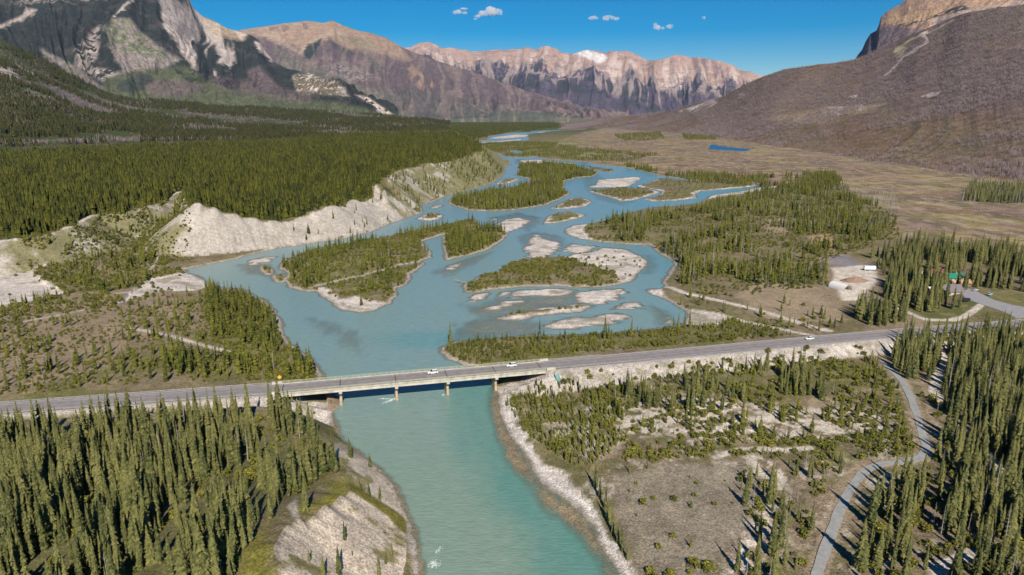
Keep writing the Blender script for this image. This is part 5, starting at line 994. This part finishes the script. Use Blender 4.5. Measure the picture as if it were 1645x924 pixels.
for j, (x, y, z, h, zi) in enumerate(pick('bush', 300)):
    i = j % 3; a, t = tree_thing(x, y, z-.1, h, BU[i], f'low rounded green shrub in the {ZN[int(zi)]}', f'shrubs in the {ZN[int(zi)]}', rnd.uniform(0, 6.28), 'shrub', rnd.uniform(.85, 1.4), ST, 'leaves', 'stems'); PB.setdefault(i, (a, t))
PS = {}
for j, (x, y, z, h, zi) in enumerate(pick('snag', 300)):
    i = j % 3; a, t = tree_thing(x, y, z-.1, h, SN[i][1], f'bare grey dead tree in the {ZN[int(zi)]}', f'dead trees in the {ZN[int(zi)]}', rnd.uniform(0, 6.28), 'dead_tree', 1.0, SN[i][0], 'branches', 'trunk'); PS.setdefault(i, (a, t))
# --- the rest of the forest: geometry-node masses
def mass(name, pts, protos, label, cat, wide=(.75, 1.45), meshes=None):
    """protos: (crown, trunk) objects standing in the scene, or one mesh object list"""
    n = len(pts)
    if n == 0: return
    me = bpy.data.meshes.new(name); me.vertices.add(n); me.vertices.foreach_set('co', np.ascontiguousarray(pts[:, :3], np.float32).reshape(-1))
    s = np.stack([pts[:, 3]*RS.uniform(*wide, n)]*2+[pts[:, 3]], -1).astype(np.float32)
    a = me.attributes.new('size', 'FLOAT_VECTOR', 'POINT'); a.data.foreach_set('vector', np.ascontiguousarray(s).reshape(-1))
    a = me.attributes.new('turn', 'FLOAT', 'POINT'); a.data.foreach_set('value', RS.uniform(0, 6.28, n).astype(np.float32))
    a = me.attributes.new('which', 'INT', 'POINT'); a.data.foreach_set('value', RS.randint(0, len(protos), n).astype(np.int32))
    o = link(name, me); tag(o, label, cat, None, 'stuff')
    ng = bpy.data.node_groups.new(name, 'GeometryNodeTree'); ng.interface.new_socket('Geometry', in_out='INPUT', socket_type='NodeSocketGeometry'); ng.interface.new_socket('Geometry', in_out='OUTPUT', socket_type='NodeSocketGeometry')
    N = ng.nodes; Lk = ng.links; gi = N.new('NodeGroupInput'); go = N.new('NodeGroupOutput'); iop = N.new('GeometryNodeInstanceOnPoints'); jn = N.new('GeometryNodeJoinGeometry')
    for pr in reversed(protos):
        j2 = N.new('GeometryNodeJoinGeometry')
        for ob in pr:
            oi = N.new('GeometryNodeObjectInfo'); oi.inputs['Object'].default_value = ob; oi.transform_space = 'ORIGINAL'; Lk.new(oi.outputs['Geometry'], j2.inputs[0])
        gti = N.new('GeometryNodeGeometryToInstance'); Lk.new(j2.outputs[0], gti.inputs[0]); Lk.new(gti.outputs[0], jn.inputs[0])
    def attr(nm, ty):
        q = N.new('GeometryNodeInputNamedAttribute'); q.data_type = ty; q.inputs['Name'].default_value = nm; return q.outputs[0]
    Lk.new(gi.outputs[0], iop.inputs['Points']); Lk.new(jn.outputs[0], iop.inputs['Instance']); iop.inputs['Pick Instance'].default_value = True
    Lk.new(attr('which', 'INT'), iop.inputs['Instance Index']); Lk.new(attr('size', 'FLOAT_VECTOR'), iop.inputs['Scale'])
    cx = N.new('ShaderNodeCombineXYZ'); Lk.new(attr('turn', 'FLOAT'), cx.inputs[2]); Lk.new(cx.outputs[0], iop.inputs['Rotation']); Lk.new(iop.outputs[0], go.inputs[0])
    md = o.modifiers.new('scatter', 'NODES'); md.node_group = ng
    return o
mass('spruce_forest', REST['hi'], list(PROTO['hi'].values()), 'spruces filling the forest behind the nearest trees', 'forest')
mass('young_spruce_woods', REST['mid'], list(PROTO['mid'].values()), 'spruce woods and thickets along the river and islands', 'woods')
mass('shrub_cover', REST['bush'], list(PB.values()), 'low green scrub growing over the flats', 'scrub', wide=(.85, 1.4))
mass('dead_tree_cover', REST['snag'], list(PS.values()), 'scattered grey dead trees farther off', 'dead trees')
# far masses carry their trees as plain geometry
def merged(name, pts, meshes, m, label, cat, wide=(.9, 1.2)):
    vs = []; fs = []; off = 0; which = RS.randint(0, len(meshes), len(pts)); arrs = []
    out_v = []; out_f = []
    for k, me0 in enumerate(meshes):
        p = pts[which == k]; nv = len(me0.vertices); co = np.zeros(nv*3, np.float32); me0.vertices.foreach_get('co', co); co = co.reshape(-1, 3)
        bm = bmesh.new(); bm.from_mesh(me0); bmesh.ops.triangulate(bm, faces=bm.faces); fc = np.array([[v_.index for v_ in f.verts] for f in bm.faces], np.int64); bm.free()
        a = RS.uniform(0, 6.28, len(p)); w = p[:, 3]*RS.uniform(*wide, len(p)); ca, sa = np.cos(a)*w, np.sin(a)*w
        X = co[None, :, 0]*ca[:, None]-co[None, :, 1]*sa[:, None]+p[:, 0:1]; Y = co[None, :, 0]*sa[:, None]+co[None, :, 1]*ca[:, None]+p[:, 1:2]; Z = co[None, :, 2]*p[:, 3:4]+p[:, 2:3]
        out_v.append(np.stack([X, Y, Z], -1).reshape(-1, 3)); out_f.append((fc[None]+(np.arange(len(p))*nv)[:, None, None]).reshape(-1, 3)+off); off += nv*len(p)
    V = np.concatenate(out_v).astype(np.float32); F = np.concatenate(out_f).astype(np.int32)
    me = bpy.data.meshes.new(name); me.vertices.add(len(V)); me.vertices.foreach_set('co', V.reshape(-1)); me.loops.add(len(F)*3); me.loops.foreach_set('vertex_index', F.reshape(-1)); me.polygons.add(len(F)); me.polygons.foreach_set('loop_start', np.arange(0, len(F)*3, 3, dtype=np.int32)); me.polygons.foreach_set('loop_total', np.full(len(F), 3, np.int32)); me.update(calc_edges=True)
    o = link(name, me, m); tag(o, label, cat, None, 'stuff'); return o
def instanced(name, pts, me_list, m, label, cat, wide=(.9, 1.2)):
    """one mesh whose own first elements are the tree shapes; nodes split it into islands and instance them on its loose points"""
    return merged(name, pts, me_list, m, label, cat, wide)
def farcone(seed, sides=5):
    q = random.Random(seed); b = MB(); R = q.uniform(.15, .2)
    for z0, z1, k in ((.02, .5, 1.0), (.32, .76, .72), (.6, 1.0, .42)):
        n = sides; b.add([(math.cos(6.283*i/n+z0*9)*R*k*q.uniform(.7, 1.25), math.sin(6.283*i/n+z0*9)*R*k*q.uniform(.7, 1.25), z0+q.uniform(-.03, .03)) for i in range(n)]+[(0, 0, z1)], [(i, (i+1) % n, n) for i in range(n)])
    return b.mesh('far_tree')
FC = [farcone(s) for s in (51, 52, 53, 54)]
merged('plateau_pine_forest', PTS['plat'], FC, L_plat, 'dense dark green pine forest covering the plateau above the white cliffs', 'forest')
M_hillgreen = leafmat('hill_needles', (.010, .015, .004), (.055, .053, .011))
merged('hill_forest', hill_green, FC, M_hillgreen, 'olive conifer forest on the lower slopes at left', 'forest', wide=(1.0, 1.6))
SF = [snag_far(s) for s in (61, 62)]
merged('burnt_forest', right_grey, SF, M_deadf, 'countless grey burnt tree trunks on the brown hillside at right', 'dead trees', wide=(.8, 1.3)); merged('grey_burnt_patches', hill_grey, SF, M_deadf, 'grey burnt trees among the green forest on the left hillside', 'dead trees', wide=(1.0, 2.0))
# ------------------------------------------------------------------ WHITE WATER
M_foam = mat('white_foam', (.72, .76, .75), .7, var=.15, vscale=2)
def foam(px_, py_, L, Wd, rz, label, n=26, hh=.35):
    n *= 3; hh *= .45
    x, y, _ = P(px_, py_, 0); bm = bmesh.new()
    for i in range(n):
        r_ = bmesh.ops.create_icosphere(bm, subdivisions=1, radius=1); q = rnd.random()**.7; sx = rnd.uniform(.02, .12); ox = rnd.gauss(.2, .3)*L; oy = rnd.gauss(0, .25)*Wd
        for v_ in r_['verts']: v_.co = Vector((v_.co.x*sx*2.2+ox, v_.co.y*sx+oy, v_.co.z*hh*rnd.uniform(.6, 1.2)*(1-q*.8)))
    me = bpy.data.meshes.new('foam'); bm.to_mesh(me); bm.free(); o = link('river_foam', me, M_foam, None, True); o.location = (x, y, .02); o.rotation_euler = (0, 0, rz); tag(o, label, 'foam', None, 'stuff')
foam(630, 642, 6, 2.0, -2.2, 'white splash round the second bridge pier'); foam(626, 641, 6, 1.2, 3.0, 'streak of foam trailing left of the second bridge pier', 14); foam(712, 634, 2.5, 1.5, -1.6, 'small foam at the third bridge pier', 10)
foam(697, 904, 3.0, 3.2, -1.6, 'bright whitewater splash over a sunken rock at the bottom of the river', 34, .35); foam(702, 888, 5, 1.5, 1.2, 'broken foam upstream of the sunken rock', 12, .2)
# driftwood at the island tip
x, y, _ = P(750, 455, .6); d_ = empty('fallen_tree', (x, y, .7), 2.6); tag(d_, 'fallen grey tree with spread roots at the tip of the grassy island', 'fallen tree')
b_ = MB(); b_.tube((0, 0, .2), (9, 0, .5), .3, .12); b_.build('trunk', M_dead, d_); b_ = MB()
for i in range(12): b_.tube((8.0-i*.3, 0, .5), (9.5+rnd.uniform(-1, 2), rnd.uniform(-2.5, 2.5), rnd.uniform(.2, 2.4)), .09, .03, 4)
b_.build('branches', M_dead, d_)
# ------------------------------------------------------------------ HAZE
HAZE_D = 0.8e-5
hz = MB().box(-21000, 21000, -400, 23500, -12, 2300).build('haze', None); hz.data.materials.clear()
M = bpy.data.materials.new('haze'); M.use_nodes = True; nt = M.node_tree; nt.nodes.clear(); o_ = nt.nodes.new('ShaderNodeOutputMaterial'); v_ = nt.nodes.new('ShaderNodeVolumePrincipled')
v_.inputs['Color'].default_value = (.45, .60, 1.0, 1); v_.inputs['Density'].default_value = HAZE_D; v_.inputs['Anisotropy'].default_value = 0; nt.links.new(v_.outputs[0], o_.inputs['Volume']); hz.data.materials.append(M); tag(hz, 'thin blue air haze filling the valley', 'haze', None, 'stuff')
for m_ in bpy.data.materials:
    pass
print('done', time.time()-T0, 'objects', len(bpy.data.objects))
